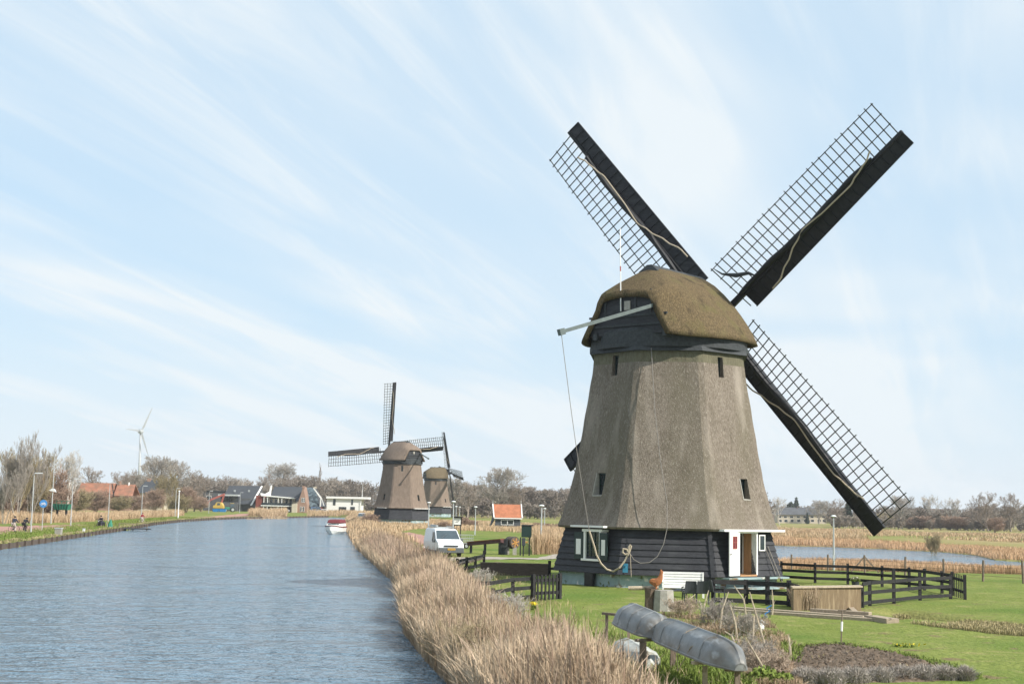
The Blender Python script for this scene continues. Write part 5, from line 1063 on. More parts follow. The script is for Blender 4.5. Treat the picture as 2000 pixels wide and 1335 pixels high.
for z in (.12, .62): m = MB(); m.bar(A0+Vector((0, -.24, z)), A2+Vector((0, -.24, z+.06)), .06, .14); m.build('rail', 'black_fence', r)
G3 = 'wooden posts of the wire fence beyond the lawn'
WP = [(1546, 1112, 1.05), (1617, 1114, 1.1), (1689, 1118, 1.1), (1768, 1123, 1.1), (1844, 1128, 1.1), (1920, 1134, 1.15), (1999, 1139, 1.25)]; wl_ = []
for i, (px, py, h_) in enumerate(WP):
    p = gpz(px, py, .4); o = MB(); o.tube([(0, 0, -.3), (0, 0, h_)], .065, 7); r = empty('fence_post', p, 0, ['thin wooden fence post left of the lone lamp', 'thin wooden fence post touching the lone lamp', 'braced wooden fence post in front of the pond', 'plain wooden post right of the braced post', 'leaning wooden post above the middle of the rail fence', 'wooden post right of the picket gate', 'thicker bluish post at the right edge of the photo'][i], 'fence post', G3); r.rotation_euler = (0, .05*sin(i*3.), 0)
    o.build('post', 'old_wood', r); o = MB(); o.tube([(0, 0, h_+.002), (0, 0, h_+.02)], .07, 7); o.build('cap', 'old_wood', r); wl_.append(p)
    if i == 2:
        for sgn in (-1, 1): o = MB(); o.bar((0, 0, h_*.93), (sgn*1.0, 0, -.1), .08); o.build('brace', 'old_wood', r)
r = empty('wire_fence', (0, 0, 0), 0, 'fine wires strung between the wooden posts in front of the pond', 'wire')
for z in (.3, .55, .8): m = MB(); m.tube([p+Vector((0, 0, z)) for p in wl_], .008, 4); m.build('wire', 'grey_wood', r)

# ------------------------------------------------------------------ aluminium boats on trestles
def boat_hull(name, p0, p1, w, h, m, label, blunt=(.75, .75), z=1.3, cat='boat', roll=0):
    """upside down hull between two plan points, z of the rim"""
    p0 = Vector(p0); p1 = Vector(p1); mid = (p0+p1)/2; root = empty(name, (mid.x, mid.y, (p0.z+p1.z)/2), 0, label, cat); d = (p1-p0); Ln = d.length; u = d/Ln; s_ = Vector((-u.y, u.x, 0)).normalized(); n = s_.cross(u)*-1; n = n if n.z > 0 else -n
    rings = []; N_ = 18
    for i in range(N_+1):
        t = (i/N_); t = .5-.5*cos(pi*t); dd_ = min(t, 1-t); e = min(1, dd_/.24); b0 = blunt[0] if t < .5 else blunt[1]; ww = w/2*(b0+(1-b0)*sin(e*pi/2)**.9); k_ = min(1, dd_/.10); hh = h*(.80+.20*sin(e*pi/2))*(.35+.65*sin(k_*pi/2)**.6)
        c = u*Ln*(t-.5); rings.append([c+s_*ww*a+n*hh*b for a, b in ((-1.04, -.02), (-1.04, .05), (-.98, .08), (-.90, .45), (-.72, .78), (-.42, .93), (-.1, 1.0), (-.04, 1.07), (.04, 1.07), (.1, 1.0), (.42, .93), (.72, .78), (.90, .45), (.98, .08), (1.04, .05), (1.04, -.02), (.92, -.02), (.85, .3), (.4, .82), (-.4, .82), (-.85, .3), (-.92, -.02))])
    b = MB(); b.loft(rings)
    for e_, dd_ in ((0, .012), (-1, -.012)): b.prism([p_ for p_ in rings[e_][:16]], u*dd_)
    b.build('hull', m, root, smooth=True).modifiers.new('e', 'EDGE_SPLIT').split_angle = radians(40)
    for t in (.25, .5, .75):
        q = MB(); c = u*Ln*(t-.5); k = [c+s_*w/2*a*1.005+n*h*b_ for a, b_ in ((-1.0, .1), (-.91, .45), (-.73, .79), (-.42, .945), (0, 1.08), (.42, .945), (.73, .79), (.91, .45), (1.0, .1))]; q.tube(k, .006, 4); q.build('rib', m, root)
    return root
ga = G(1216, 1250, 1.45); gb = G(1302, 1277, 1.33)
boat_hull('upturned_boat', (ga.x+.04, ga.y, 1.86), (3.38, 31.2, 1.64), .86, .47, 'aluminium', 'farther grey aluminium boat lying upside down, its wide end toward the mill', (.75, .4))
boat_hull('upturned_boat', (3.36, 31.6, 1.64), (4.32, 26.6, 1.50), .78, .47, 'aluminium', 'nearer grey aluminium boat lying upside down with ropes slung over it', (.45, .3))
boat_hull('upturned_dinghy', (2.78, 34.6, 1.05), (3.2, 31.9, .92), .8, .34, 'white_hull', 'small whitish dinghy upside down beneath the farther aluminium boat', (.5, .3))
def trestle(pts_, label, m='old_wood', top=None, tops='old_wood'):
    root = empty('trestle', (0, 0, 0), 0, label, 'support')
    for (x, y, h_, w_) in pts_:
        z = hz_(x, y); b = MB(); b.box(x-w_/2, x+w_/2, y-w_/2, y+w_/2, z-.2, h_); b.build('leg', m, root)
    if top: b = MB(); b.bar(top[0], top[1], top[2], .06); b.build('crossbeam', tops, root)
    return root
trestle([(2.45, 35.2, 1.83, .07), (2.95, 34.8, 1.80, .06)], 'thin wooden trestle under the far end of the farther boat', top=((2.35, 35.25, 1.86), (3.1, 34.7, 1.84), .08))
trestle([(2.96, 31.2, 1.56, .14), (3.68, 31.8, 1.56, .12)], 'thick weathered posts where the two aluminium boats meet', top=((2.8, 31.1, 1.60), (3.9, 31.9, 1.60), .1))
trestle([(2.62, 32.9, 1.1, .09)], 'grey post standing in front of the whitish dinghy', top=((2.5, 32.9, 1.14), (3.0, 33.0, 1.14), .12))
trestle([(3.86, 28.0, 1.42, .09)], 'pale yellow post with a short board under the nearer boat', 'pale_wood', ((3.6, 28.0, 1.48), (4.2, 28.05, 1.48), .14), 'pale_wood')
trestle([(4.34, 27.1, 1.44, .10)], 'brown post under the near end of the aluminium boat', top=((4.1, 27.0, 1.47), (4.6, 27.1, 1.47), .1))
r = empty('mooring_rope', (0, 0, 0), 0, 'thin pale ropes slung over the nearer aluminium boat', 'rope')
m = MB(); m.tube([(3.45, 29.0, 1.2), (3.44, 29.0, 1.62), (3.62, 29.0, 1.98), (3.84, 29.0, 2.07)], .008, 4); m.build('loop', 'rope', r); m = MB(); m.tube([(3.45, 29.0, 1.2), (3.62, 28.3, 1.75), (4.0, 27.7, 2.0), (4.4, 27.3, 1.9)], .008, 4); m.build('loop', 'rope', r)

# ------------------------------------------------------------------ garden: bench, chairs, statue, table
def P0(px, py, z=.75): return gpz(px, py, z)
p = P0(1334, 1166); r = empty('garden_bench', p, radians(-4), 'white slatted garden bench against the dark mill wall', 'bench')
for i in range(6): m = MB(); m.box(-.88, .88, .20, .23, .42+i*.11, .51+i*.11); m.build('back_slat', 'white_paint', r)
for i in range(3): m = MB(); m.box(-.88, .88, -.25+i*.14, -.13+i*.14, .40, .43); m.build('seat_slat', 'white_paint', r)
for x in (-.85, .85):
    m = MB(); m.box(x-.03, x+.03, .16, .2, -.05, 1.05); m.build('leg', 'white_paint', r); m = MB(); m.box(x-.03, x+.03, -.3, -.25, -.05, .62); m.box(x-.035, x+.035, -.31, .16, .622, .66); m.build('armrest', 'white_paint', r)
def chair(px, py, rz, label):
    r = empty('garden_chair', P0(px, py), rz, label, 'chair', 'dark garden chairs at the low table')
    m = MB(); rings = []
    for i in range(7):
        z = .42+.48*i/6; w_ = .24*(1-.12*(i/6)**3); y = .2+.10*i/6; rings.append([Vector((x*w_, y+.05*(1-x*x)*-1+.05, z)) for x in (-1, -.5, 0, .5, 1)]+[Vector((x*w_, y+.05*(1-x*x)*-1+.075, z)) for x in (1, .5, 0, -.5, -1)])
    m.loft(rings); m.build('backrest', 'plastic_dark', r); m = MB(); m.box(-.24, .24, -.24, .22, .40, .435); m.build('seat', 'plastic_dark', r)
    for x in (-.22, .22):
        for y in (-.22, .22): m = MB(); m.bar((x*1.1, y*1.1, -.05), (x, y, .40), .04); m.build('leg', 'plastic_dark', r)
        m = MB(); m.tube([(x*1.1, -.2, .42), (x*1.15, -.2, .63), (x*1.15, .2, .66)], .022, 6); m.build('armrest', 'plastic_dark', r)
chair(1346, 1178, pi+.08, 'dark plastic garden chair seen from behind, left of the two by the bench'); chair(1372, 1178, pi-.1, 'dark plastic garden chair seen from behind, right of the two by the bench'); chair(1400, 1176, pi-1.2, 'dark chair turned sideways next to the rail fence')
r = empty('garden_table', P0(1320, 1176), .1, 'low dark garden table left of the chairs', 'table'); m = MB(); m.box(-.45, .45, -.3, .3, .46, .5); m.build('table_top', 'plastic_dark', r)
for x in (-.4, .4):
    for y in (-.25, .25): m = MB(); m.bar((x*1.05, y, -.05), (x*.9, y, .46), .035); m.build('leg', 'plastic_dark', r)
# rooster statue on a stump
p = P0(1284, 1192); r = empty('stump_block', p, 0, 'pale weathered block with a rough brown stump beside it, carrying a bird figure', 'block')
m = MB(); m.tube([(.22, 0, -.1), (.22, 0, .75)], [.42, .36], 9); m.build('block', 'concrete', r); m = MB(); m.tube([(-.28, .05, -.1), (-.3, .05, .45), (-.25, .05, .8)], [.2, .15, .22], 8); m.build('stump', 'stump', r); m = MB(); m.tube([(-1.05, .2, .78), (.05, .15, .82)], .075, 8); m.build('log', 'pale_wood', r)
me = bpy.data.meshes.new('rooster_figure'); vs = [(0, 0, .20), (.09, 0, .24), (.15, 0, .34), (-.10, 0, .20), (-.19, 0, .24), (-.28, 0, .20), (.17, 0, .46), (.18, 0, .55), (.26, 0, .54), (0, .05, .08), (0, .05, -.02), (0, -.05, .08), (0, -.05, -.02), (.16, 0, .63)]
me.from_pydata([Vector(v)*1.05 for v in vs], [(0, 1), (1, 2), (0, 3), (3, 4), (4, 5), (2, 6), (6, 7), (7, 8), (0, 9), (9, 10), (0, 11), (11, 12), (7, 13)], []); ro = bpy.data.objects.new('rooster_figure', me); COL.objects.link(ro)
sk = ro.modifiers.new('skin', 'SKIN'); rad = [.14, .15, .11, .13, .11, .05, .07, .06, .015, .03, .02, .03, .02, .02]
for v, q in zip(me.skin_vertices[0].data, rad): v.radius = (q*.9, q)
me.skin_vertices[0].data[0].use_root = True; ro.modifiers.new('sub', 'SUBSURF').levels = 1; me.materials.append(MATS['rust_brown']); bpy.context.view_layer.update(); apply_mods(ro); ro.data.materials.clear(); mat('terracotta', (.36, .135, .05), .8, .3, 8); ro.data.materials.append(MATS['terracotta'])
ro.location = p+Vector((-.05, -.05, .80)); ro.rotation_euler = (0, 0, -.3); ro.scale = (.95, .95, 1.05); tag(ro, 'orange brown rooster figure standing on the stump beside the white bench', 'statue')
# flower pot, tap bucket
p = P0(1671, 1149); r = empty('flower_pot', p, 0, 'dark blue pot of white and yellow flowers by the back rail fence', 'flower pot'); m = MB(); m.tube([(0, 0, .0), (0, 0, .35), (0, 0, .36)], [.14, .2, .21], 12); m.build('pot', 'plastic_dark', r)
leaf_cloud('plant', [(0, 0, .43, .24, .2, .12)], 220, .05, 'grass_blade', r); leaf_cloud('flowers', [(0, -.02, .5, .24, .18, .09)], 130, .032, 'cream_paint', r)
p = P0(1041, 1190); r = empty('daffodil_clump', p, 0, 'small clump of yellow daffodils on the lawn below the left gate', 'flowers'); leaf_cloud('blossoms', [(0, 0, .22, .14, .1, .06)], 70, .035, 'daffodil', r); leaf_cloud('leaves', [(0, 0, .1, .12, .12, .1)], 80, .04, 'grass_blade', r)
p = P0(1765, 1262, .7); r = empty('primrose_patch', p, 0, 'pale yellow spring flowers in the grass right of the spade', 'flowers'); leaf_cloud('blossoms', [(0, 0, .06, .35, .2, .04), (.5, .2, .05, .2, .2, .04)], 26, .03, 'daffodil', r); leaf_cloud('leaves', [(0, 0, .03, .4, .3, .04)], 120, .035, 'grass_blade', r)
X, Y = scat_poly(pts2([(1546, 1193), (1600, 1194), (1600, 1186), (1546, 1185)], .75), 900); blades('dry_reeds', P3(X, Y), nr.uniform(.4, .95, len(X)), .014, .2, 'reed_near')
# planks on the ground
for i, (x0, y0, x1, y1, w_, th_, lb) in enumerate([(1400, 1186, 1690, 1206, .35, .10, 'long pale plank lying farthest along the brown panel foot'), (1420, 1193, 1722, 1213, .3, .12, 'long pale plank lying nearest in the row by the panel'), (1585, 1196, 1700, 1205, .25, .2, 'short plank lying on top of the long planks'), (1655, 1183, 1672, 1200, .22, .14, 'short plank end lying askew at the panel corner'), (1700, 1209, 1744, 1216, .5, .22, 'thick plank end bridging the ditch')]):
    a, c = P0(x0, y0), P0(x1, y1); r = empty('plank', a, 0, lb, 'plank', 'planks laid below the brown panel'); b_ = c-a; m = MB(); o0 = Vector((0, 0, .04+.05*(i == 2))); m.bar(o0, b_+o0, w_, th_); m.build('board', 'plank', r, bevel=.01)
    for t in (.08, .92): m = MB(); q = b_*t+o0; m.bar(q+Vector((-.03, -w_*.4, th_/2+.004)), q+Vector((-.03, w_*.4, th_/2+.004)), .03, .008); m.build('batten', 'old_wood', r)
# spade stuck in the soil
p = P0(1643, 1262, .7); r = empty('spade', p, 0, 'garden spade with T handle and white tag standing in the soil bed', 'spade'); hh = .98
m = MB(); m.tube([(0, 0, .1), (.035, 0, hh)], .018, 6); m.build('shaft', 'old_wood', r); m = MB(); m.tube([(-.08, 0, hh), (.14, 0, hh+.01)], .022, 6); m.build('handle', 'old_wood', r); m = MB(); m.tube([(.012, -.002, .42), (.022, -.002, .68)], .032, 7); m.build('tag', 'white_paint', r); m = MB(); m.box(-.09, .09, -.012, .012, -.15, .12); m.build('blade', 'grey_wood', r)
# dug soil bed with clods
SB = [(1505, 1292), (1560, 1270), (1640, 1262), (1740, 1278), (1830, 1300), (1900, 1324), (1800, 1328), (1560, 1335), (1500, 1325)]
poly = pts2(SB, .75); P_a = np.array(poly); (x0, y0), (x1, y1) = P_a.min(0), P_a.max(0)
nx_, ny_ = 150, 130; gx, gy = np.meshgrid(np.linspace(x0, x1, nx_), np.linspace(y0, y1, ny_)); ins = inside(gx, gy, poly); dE = dist_line(gx, gy, poly+[poly[0]])
zz_ = height(gx, gy)+np.where(ins, np.minimum(dE*.25, .09)+.035*np.sin(gx*9+np.sin(gy*7))*np.sin(gy*11+gx*3)*np.minimum(dE*3, 1)+nr.normal(0, .022, gx.shape)*np.minimum(dE*3, 1), -.05)
i0 = (np.arange(ny_-1)[:, None]*nx_+np.arange(nx_-1)[None]).ravel(); so_ = fast_mesh('soil', np.stack([gx, gy, zz_], -1).reshape(-1, 3), np.stack([i0, i0+1, i0+nx_+1, i0+nx_], 1), 'soil'); tag(so_, kind='structure')
X, Y = scat_poly(poly, 60); k_ = nr.uniform(0, 1, len(X)) < .5; X, Y = X[k_], Y[k_]
cl_ = leaf_cloud('soil_clods', [(float(x), float(y), hz_(x, y)+.10, .07, .07, .04) for x, y in zip(X[:400], Y[:400])], 6000, .018, 'soil'); tag(cl_, kind='stuff')
tufts('grass', [(1530, 1262), (1570, 1275), (1560, 1300), (1520, 1290)], 700, .08, .25, .03, 'grass_blade', .2, 2, 3)
X, Y, w_ = near_line([tuple(q) for q in poly[1:6]], -.35, .25, 2600, 1); blades('grass', P3(X, Y), nr.uniform(.03, .16, len(X)), .02, .6, 'grass_blade')
X, Y = scat_poly(poly, 12); k_ = clump(X, Y, 1.7, 8) > .72; blades('grass', P3(X[k_], Y[k_], .06), .12, .025, .7, 'dry_grass')
# clipped lavender mounds
for i, (px, py, w_) in enumerate([(1572, 1332, .52), (1622, 1333, .5), (1668, 1331, .54), (1716, 1330, .54), (1760, 1327, .52), (1803, 1326, .56), (1845, 1326, .46), (1885, 1328, .3)]):
    p = P0(px, py); r = empty('lavender_bush', p, 0, ['first lavender mound at the left end of the grey row', 'second lavender mound from the left in the row', 'third lavender mound from the left in the row', 'fourth lavender mound from the left in the row', 'fifth lavender mound from the left in the row', 'larger lavender mound third from the right', 'lavender mound second from the right end', 'smallest lavender mound at the right end of the row'][i], 'lavender', 'clipped lavender mounds in a row')
    n = 1500; th_ = nr.uniform(0, 2*pi, n); rr = w_*.62*np.sqrt(nr.uniform(0, 1, n)); Pq = np.stack([rr*np.cos(th_), rr*np.sin(th_)*.8, 0*rr-.03], 1); k0 = blades('stems', Pq, .05+.36*np.sqrt(np.clip(1-(rr/(w_*.64))**2, 0, 1))*nr.uniform(.7, 1.1, n), .012, .55, 'lavender', kind=None, parent=r)
    leaf_cloud('leaves', [(0, 0, .14, w_*.62, w_*.5, .16)], 700, .022, 'lavender', r)

# ------------------------------------------------------------------ dead stalks, heap, garden bits
G4 = 'pale dead stalks sticking up in the kitchen garden'
ST = [((1405, 1233), (1410, 1191), (1423, 1155)), ((1457, 1199), (1453, 1171), (1434, 1143)), ((1372, 1200), (1376, 1180), (1384, 1152)), ((1372, 1200), (1370, 1185), (1366, 1172)), ((1337, 1185), (1356, 1212), (1377, 1246)), ((1503, 1290), (1490, 1246), (1464, 1155)), ((1320, 1192), (1322, 1180), (1319, 1172)), ((1441, 1250), (1436, 1215), (1426, 1180)), ((1468, 1262), (1471, 1240), (1473, 1200)), ((1508, 1200), (1510, 1180), (1508, 1150)), ((1440, 1262), (1428, 1240), (1415, 1232)), ((1545, 1290), (1543, 1262), (1540, 1240)), ((1350, 1196), (1345, 1170), (1358, 1160)), ((1480, 1335), (1500, 1318), (1460, 1250))]
nm_ = ['tall bent pale stalk near the middle of the dead heap', 'curved pale stalk leaning left in front of the fence', 'forked stalk right of the garden chairs, longer prong', 'forked stalk right of the garden chairs, shorter prong', 'pale stalk leaning over the nearer upturned boat', 'long thin stalk leaning from fence to heap', 'short pale stalk beside the stump block', 'thin upright stalk right of the tall bent one', 'straight stalk in the middle of the garden bed', 'thin stalk against the fence by the blue rope', 'low crooked stalk just behind the nearer boat', 'lone thin stick at the left edge of the soil bed', 'small crooked twig in front of the low table', 'stalk lying low right of the boat end']
for (a, b_, c), lb in zip(ST, nm_):
    Y0 = P0(*a).y; Y1 = min(Y0+1.0, 60); A_, B_, C2 = at(*a, Y0), at(*b_, Y0+.1), at(*c, Y0+.25); r = empty('dead_stalk', A_, 0, lb, 'stalk', G4); m = MB(); m.tube([Vector((0, 0, -.08)), B_-A_, C2-A_], [.035, .028, .014], 6); m.build('stem', 'pale_wood', r)
    m = MB(); q = (B_-A_); m.tube([q, q+Vector((.08, 0, .16))], [.014, .006], 5); m.build('twig', 'pale_wood', r)
r = empty('rope_ladder', P0(1498, 1205), 0, 'tangled bright blue rope hanging by the stalks near the planks', 'rope'); m = MB(); m.tube([(.0, 0, 0), (-.08, 0, .12), (.1, 0, .22), (-.02, 0, .32), (.16, 0, .42)], .025, 5); m.build('rope', 'bright_blue', r); m = MB(); m.tube([(.1, 0, -.1), (.14, 0, .9)], .018, 5); m.build('stake', 'grey_wood', r)
r = empty('plastic_bag', P0(1483, 1232), 0, 'crumpled white bag lying in the dead stems', 'bag'); m = MB(); m.sphere((0, 0, .12), .16, 7, 5, (1, .7, .9)); m.build('bag', 'white_paint', r); m = MB(); m.tube([(0, 0, .2), (.08, 0, .34), (.14, 0, .28)], .02, 5); m.build('handle', 'white_paint', r)
# twiggy heap (dead plants) in front
def twig_bush(px, py, h, n, m, label, spread=.5, rmin=.006, z=.75, name='bare_bush', sd=5, kids=(8, 6, 4), stems=9):
    b = gpz(px, py, z); sg = grow_tree(sd, h, levels=3, spread=spread, kids=kids, trunk=.1, r0=.014, minr=rmin, stems=stems, upw=.25, L0=.75, sweep=.14); r = empty(name, b, 0, label, 'bush')
    seg_mesh('branches', [s for s in sg if s[4] < 2], m, r, rmin); seg_mesh('twigs', [s for s in sg if s[4] >= 2], m, r, rmin); return r
twig_bush(930, 1335, 1.5, 0, 'bark_olive', 'olive twiggy willow shrub at the water edge, bottom left of the reeds', .55, .007, .2, sd=4)
twig_bush(890, 1300, 1.3, 0, 'bark_olive', 'leaning bare shrub overhanging the canal lowest left', .6, .006, .1, sd=9)
twig_bush(985, 1360, 1.4, 0, 'bark_olive', 'olive bare shrub low in the middle of the near reeds', .55, .006, .5, sd=15)
twig_bush(985, 1225, 1.1, 0, 'bark_pale', 'thin grey bare shrub rising out of the reeds below the gate', .5, .006, .6, sd=19)
twig_bush(940, 1150, .9, 0, 'bark_pale', 'pale bare shrub in front of the footbridge', .5, .006, .7, sd=22)
twig_bush(1400, 1225, .95, 0, 'dead_bark' if 'dead_bark' in MATS else 'bark_grey', 'tangled dead shrub behind the nearer upturned boat', .6, .006, sd=31)
twig_bush(1330, 1205, .7, 0, 'bark_dead', 'dead brownish brush left of the bent stalk', .6, .006, sd=33)
twig_bush(1455, 1240, .8, 0, 'bark_grey', 'low dead brush round the white bag', .65, .006, sd=35)
twig_bush(1500, 1325, .7, 0, 'bark_dead', 'matted brown brush right of the nearer boat end', .7, .006, sd=37)
twig_bush(1465, 1310, .9, 0, 'bark_grey', 'grey dead brush behind the near boat end', .7, .006, sd=39)
p = P0(1492, 1338); r = empty('leafy_plant', p, 0, 'fresh green leafy plant low by the boat end', 'plant'); leaf_cloud('leaves', [(0, 0, .2, .35, .3, .2), (.45, .2, .12, .25, .25, .14)], 500, .045, 'grass_blade', r); m = MB(); m.tube([(0, 0, -.05), (0, 0, .25)], .015, 5); m.build('stem', 'bark_olive', r)
blades('dry_grass', P3(*scat_poly(pts2([(1440, 1270), (1530, 1275), (1570, 1345), (1440, 1345)], .75), 420)), .22, .014, .8, 'dead_stems')

# ------------------------------------------------------------------ vehicles
def wheel(par, x, y, r=.32, w_=.2):
    m = MB(); m.tube([(x, y-w_/2, r), (x, y+w_/2, r)], r, 16); t = m.build('tyre', 'tyre', par)
    m = MB(); m.tube([(x, y-w_/2-.006, r), (x, y+w_/2+.006, r)], r*.6, 12); m.build('rim', 'metal', t); return t
def van(loc, rz, label):
    """panel van, front towards -x locally"""
    r = empty('parked_van', loc, rz, label, 'van'); Wd = .94
    prof = [(-2.32, .30), (-2.40, .55), (-2.34, .86), (-2.20, 1.02), (-1.50, 1.20), (-.72, 1.84), (-.45, 1.93), (2.10, 1.96), (2.36, 1.86), (2.42, 1.0), (2.42, .30)]
    m = MB(); ys = [(-1.0, .80), (-.985, .93), (-.94, 1.0)]
    def sect(y, inset):   # tumblehome: narrower at the roof
        out_ = []
        for x, z in prof:
            k = 1-.15*max(0, (z-1.0))/1.0; out_.append(Vector((x+(.05 if x < -1 else -.03)*inset, y*Wd*k, z-.03*inset*(z > 1.5))))
        return out_
    m.loft([sect(-1, 1), sect(-.93, 0), sect(.93, 0), sect(1, 1)]); body = m.build('body', 'car_white', r, bevel=.03)
    def side(xs, nm, mt, y_, par=r, d=.012):
        m = MB(); pts = []
        for x, z in xs: k = 1-.15*max(0, (z-1.0)); pts.append(Vector((x, y_*Wd*k*1.0+(d if y_ > 0 else -d), z)))
        m.prism(pts, (0, d if y_ > 0 else -d, 0)); return m.build(nm, mt, par)
    for sg in (-1, 1):
        side([(-1.28, 1.08), (-.30, 1.10), (-.30, 1.72), (-.72, 1.72)], 'side_window', 'windscreen', sg); side([(-2.05, .30), (2.3, .30), (2.3, .46), (-2.05, .46)], 'side_trim', 'bumper', sg)
        side([(-.12, .5), (-.10, .5), (-.10, 1.8), (-.12, 1.8)], 'door_seam', 'bumper', sg, d=.006)
        m = MB(); m.box(-1.32, -1.18, sg*1.02-.10, sg*1.02+.10, 1.0, 1.28); m.build('mirror', 'bumper', r, bevel=.03)
        m = MB(); m.hexa([(-2.34, sg*.88-.02, .80), (-2.37, sg*.56, .78), (-2.30, sg*.56, .80), (-2.2, sg*.90, .82), (-2.22, sg*.92, 1.0), (-2.285, sg*.56, .95), (-2.1, sg*.56, 1.0), (-2.0, sg*.9, 1.04)]); m.build('headlight', 'headlight', r)
        for x in (-1.5, 1.5): wheel(r, x, sg*.80)
    m = MB(); a0_, a1_ = Vector((-1.46, 0, 1.235)), Vector((-.75, 0, 1.82)); nn = Vector((-.66, 0, .75)).normalized()*.02
    m.hexa([a0_+Vector((0, -.84, 0))-nn*.5, a0_+Vector((0, .84, 0))-nn*.5, a0_+Vector((0, .84, 0))+nn, a0_+Vector((0, -.84, 0))+nn, a1_+Vector((0, -.74, 0))-nn*.5, a1_+Vector((0, .74, 0))-nn*.5, a1_+Vector((0, .74, 0))+nn, a1_+Vector((0, -.74, 0))+nn]); ws = m.build('windscreen', 'windscreen', r)
    m = MB(); m.bar(a0_+Vector((0, .5, .04))+nn*1.5, a0_+Vector((.38, .05, .36))+nn*1.5, .02); m.build('wiper', 'bumper', ws)
    m = MB(); m.hexa([(-2.47, -.93, .28), (-2.47, .93, .28), (-2.05, .97, .28), (-2.05, -.97, .28), (-2.47, -.90, .66), (-2.47, .90, .66), (-2.05, .965, .70), (-2.05, -.965, .70)]); m.build('bumper', 'bumper', r, bevel=.04)
    m = MB(); m.box(-2.43, -2.36, -.5, .5, .74, .84); m.build('grille', 'plastic_dark', r)
    m = MB(); m.box(-2.50, -2.475, -.27, .27, .50, .62); pl = m.build('number_plate', 'plate', r); m = MB()
    for i in range(6): m.box(-2.506, -2.501, -.22+i*.08, -.175+i*.08, .53, .59)
    m.build('characters', 'plastic_dark', pl)
    for y in (-.68, .68): m = MB(); m.tube([(-.3, y, 2.08), (2.0, y, 2.1)], .025, 6); m.build('roof_bar', 'metal', r)
    for x in (-.1, .9, 1.9): m = MB(); m.bar((x, -.76, 2.03), (x, .76, 2.03), .04); m.build('roof_bar', 'metal', r)
    m = MB(); m.bar((-.25, .55, 2.14), (2.2, .45, 2.16), .12); m.build('roof_tube', 'metal', r); return r
pv = ground_pt(872, 1087); pv.y += 1.6; van((pv.x-.35, pv.y+.9, hz_(pv.x, pv.y)), radians(106), 'white panel van with roof rack and yellow plate parked on the grass')
# cage trailer
p = gpz(906, 1070); r = empty('trailer', p, radians(8), 'small galvanised mesh trailer beside the white van', 'trailer'); m = MB(); m.box(-.75, .75, -.5, .6, .35, .42); m.build('floor', 'old_wood', r)
m = MB()
for z in (.46, .65, .85, 1.15):
    for y in (-.5, .6): m.bar((-.75, y, z), (.75, y, z), .025)
    for x in (-.75, .75): m.bar((x, -.5, z), (x, .6, z), .025)
for i in range(9):
    for y in (-.5, .6): m.bar((-.75+i*.1875, y, .42), (-.75+i*.1875, y, 1.15), .015)
m.build('mesh_cage', 'metal', r)
for y in (-.58, .68): wheel(r, .15, y, .22, .12)
m = MB(); m.bar((-.75, 0, .38), (-1.5, 0, .36), .06); m.build('drawbar', 'metal', r)
def car(px, Y, rz, col, label, sc=1., van_=False, cat='car'):
    b = gp(px, Y); r = empty('parked_car', b, rz, label, cat); r.scale = (sc, sc, sc)
    prof = [(-2.1, .35), (-2.12, .68), (-1.9, .82), (-1.15, .92), (-.55, 1.38), (.9, 1.42), (1.7, .98), (2.1, .90), (2.12, .35)] if not van_ else [(-2.1, .35), (-2.15, .8), (-1.8, .98), (-1.2, 1.08), (-.7, 1.72), (1.9, 1.80), (2.1, 1.0), (2.12, .35)]
    m = MB(); m.loft([[Vector((x, y*(1-.16*max(0, z-.9)/.5), z)) for x, z in prof] for y in (-.85, .85)]); m.build('body', col, r, bevel=.05)
    for sg in (-1, 1):
        xs = [(-.95, .95), (1.3, .98), (.8, 1.32), (-.55, 1.30)] if not van_ else [(-.95, 1.08), (1.6, 1.1), (1.5, 1.6), (-.65, 1.6)]
        m = MB(); m.prism([Vector((x, sg*(.86*(1-.16*max(0, z-.9)/.5)), z)) for x, z in xs], (0, sg*.012, 0)); m.build('side_window', 'windscreen', r)
        for x in (-1.35, 1.35): wheel(r, x, sg*.76, .31)
        m = MB(); m.box(-2.14, -2.0, sg*.6-.14, sg*.6+.14, .66, .78); m.build('headlight', 'headlight', r)
    z0, z1, x0, x1 = (.96, 1.34, -1.08, -.6) if not van_ else (1.1, 1.66, -1.18, -.76)
    m = MB(); m.hexa([(x0-.02, -.72, z0), (x0-.02, .72, z0), (x0+.1, .72, z0), (x0+.1, -.72, z0), (x1-.02, -.66, z1), (x1-.02, .66, z1), (x1+.1, .66, z1), (x1+.1, -.66, z1)]); m.build('windscreen', 'windscreen', r)
    xr0, xr1 = (1.66, .98) if not van_ else (2.09, 1.95); m = MB(); m.hexa([(xr0-.06, -.7, z0+.05), (xr0+.03, -.7, z0+.05), (xr0+.03, .7, z0+.05), (xr0-.06, .7, z0+.05), (xr1-.06, -.62, z1), (xr1+.04, -.62, z1), (xr1+.04, .62, z1), (xr1-.06, .62, z1)]); m.build('rear_window', 'windscreen', r); return r
car(537, 462, .2, 'car_blue', 'dark blue car parked below the long white balcony'); car(552, 460, .15, 'car_silver', 'silver car parked right of the blue one below the balcony')
car(619, 468, 3.3, 'car_blue', 'blue delivery van beside the striped roof house', 1.1, True, 'van'); car(630, 462, .3, 'car_white', 'white car half in front of the blue delivery van')
car(706, 285, radians(95), 'car_silver', 'grey people carrier with its rear window facing us by the second mill', 1.0, True, 'people carrier')
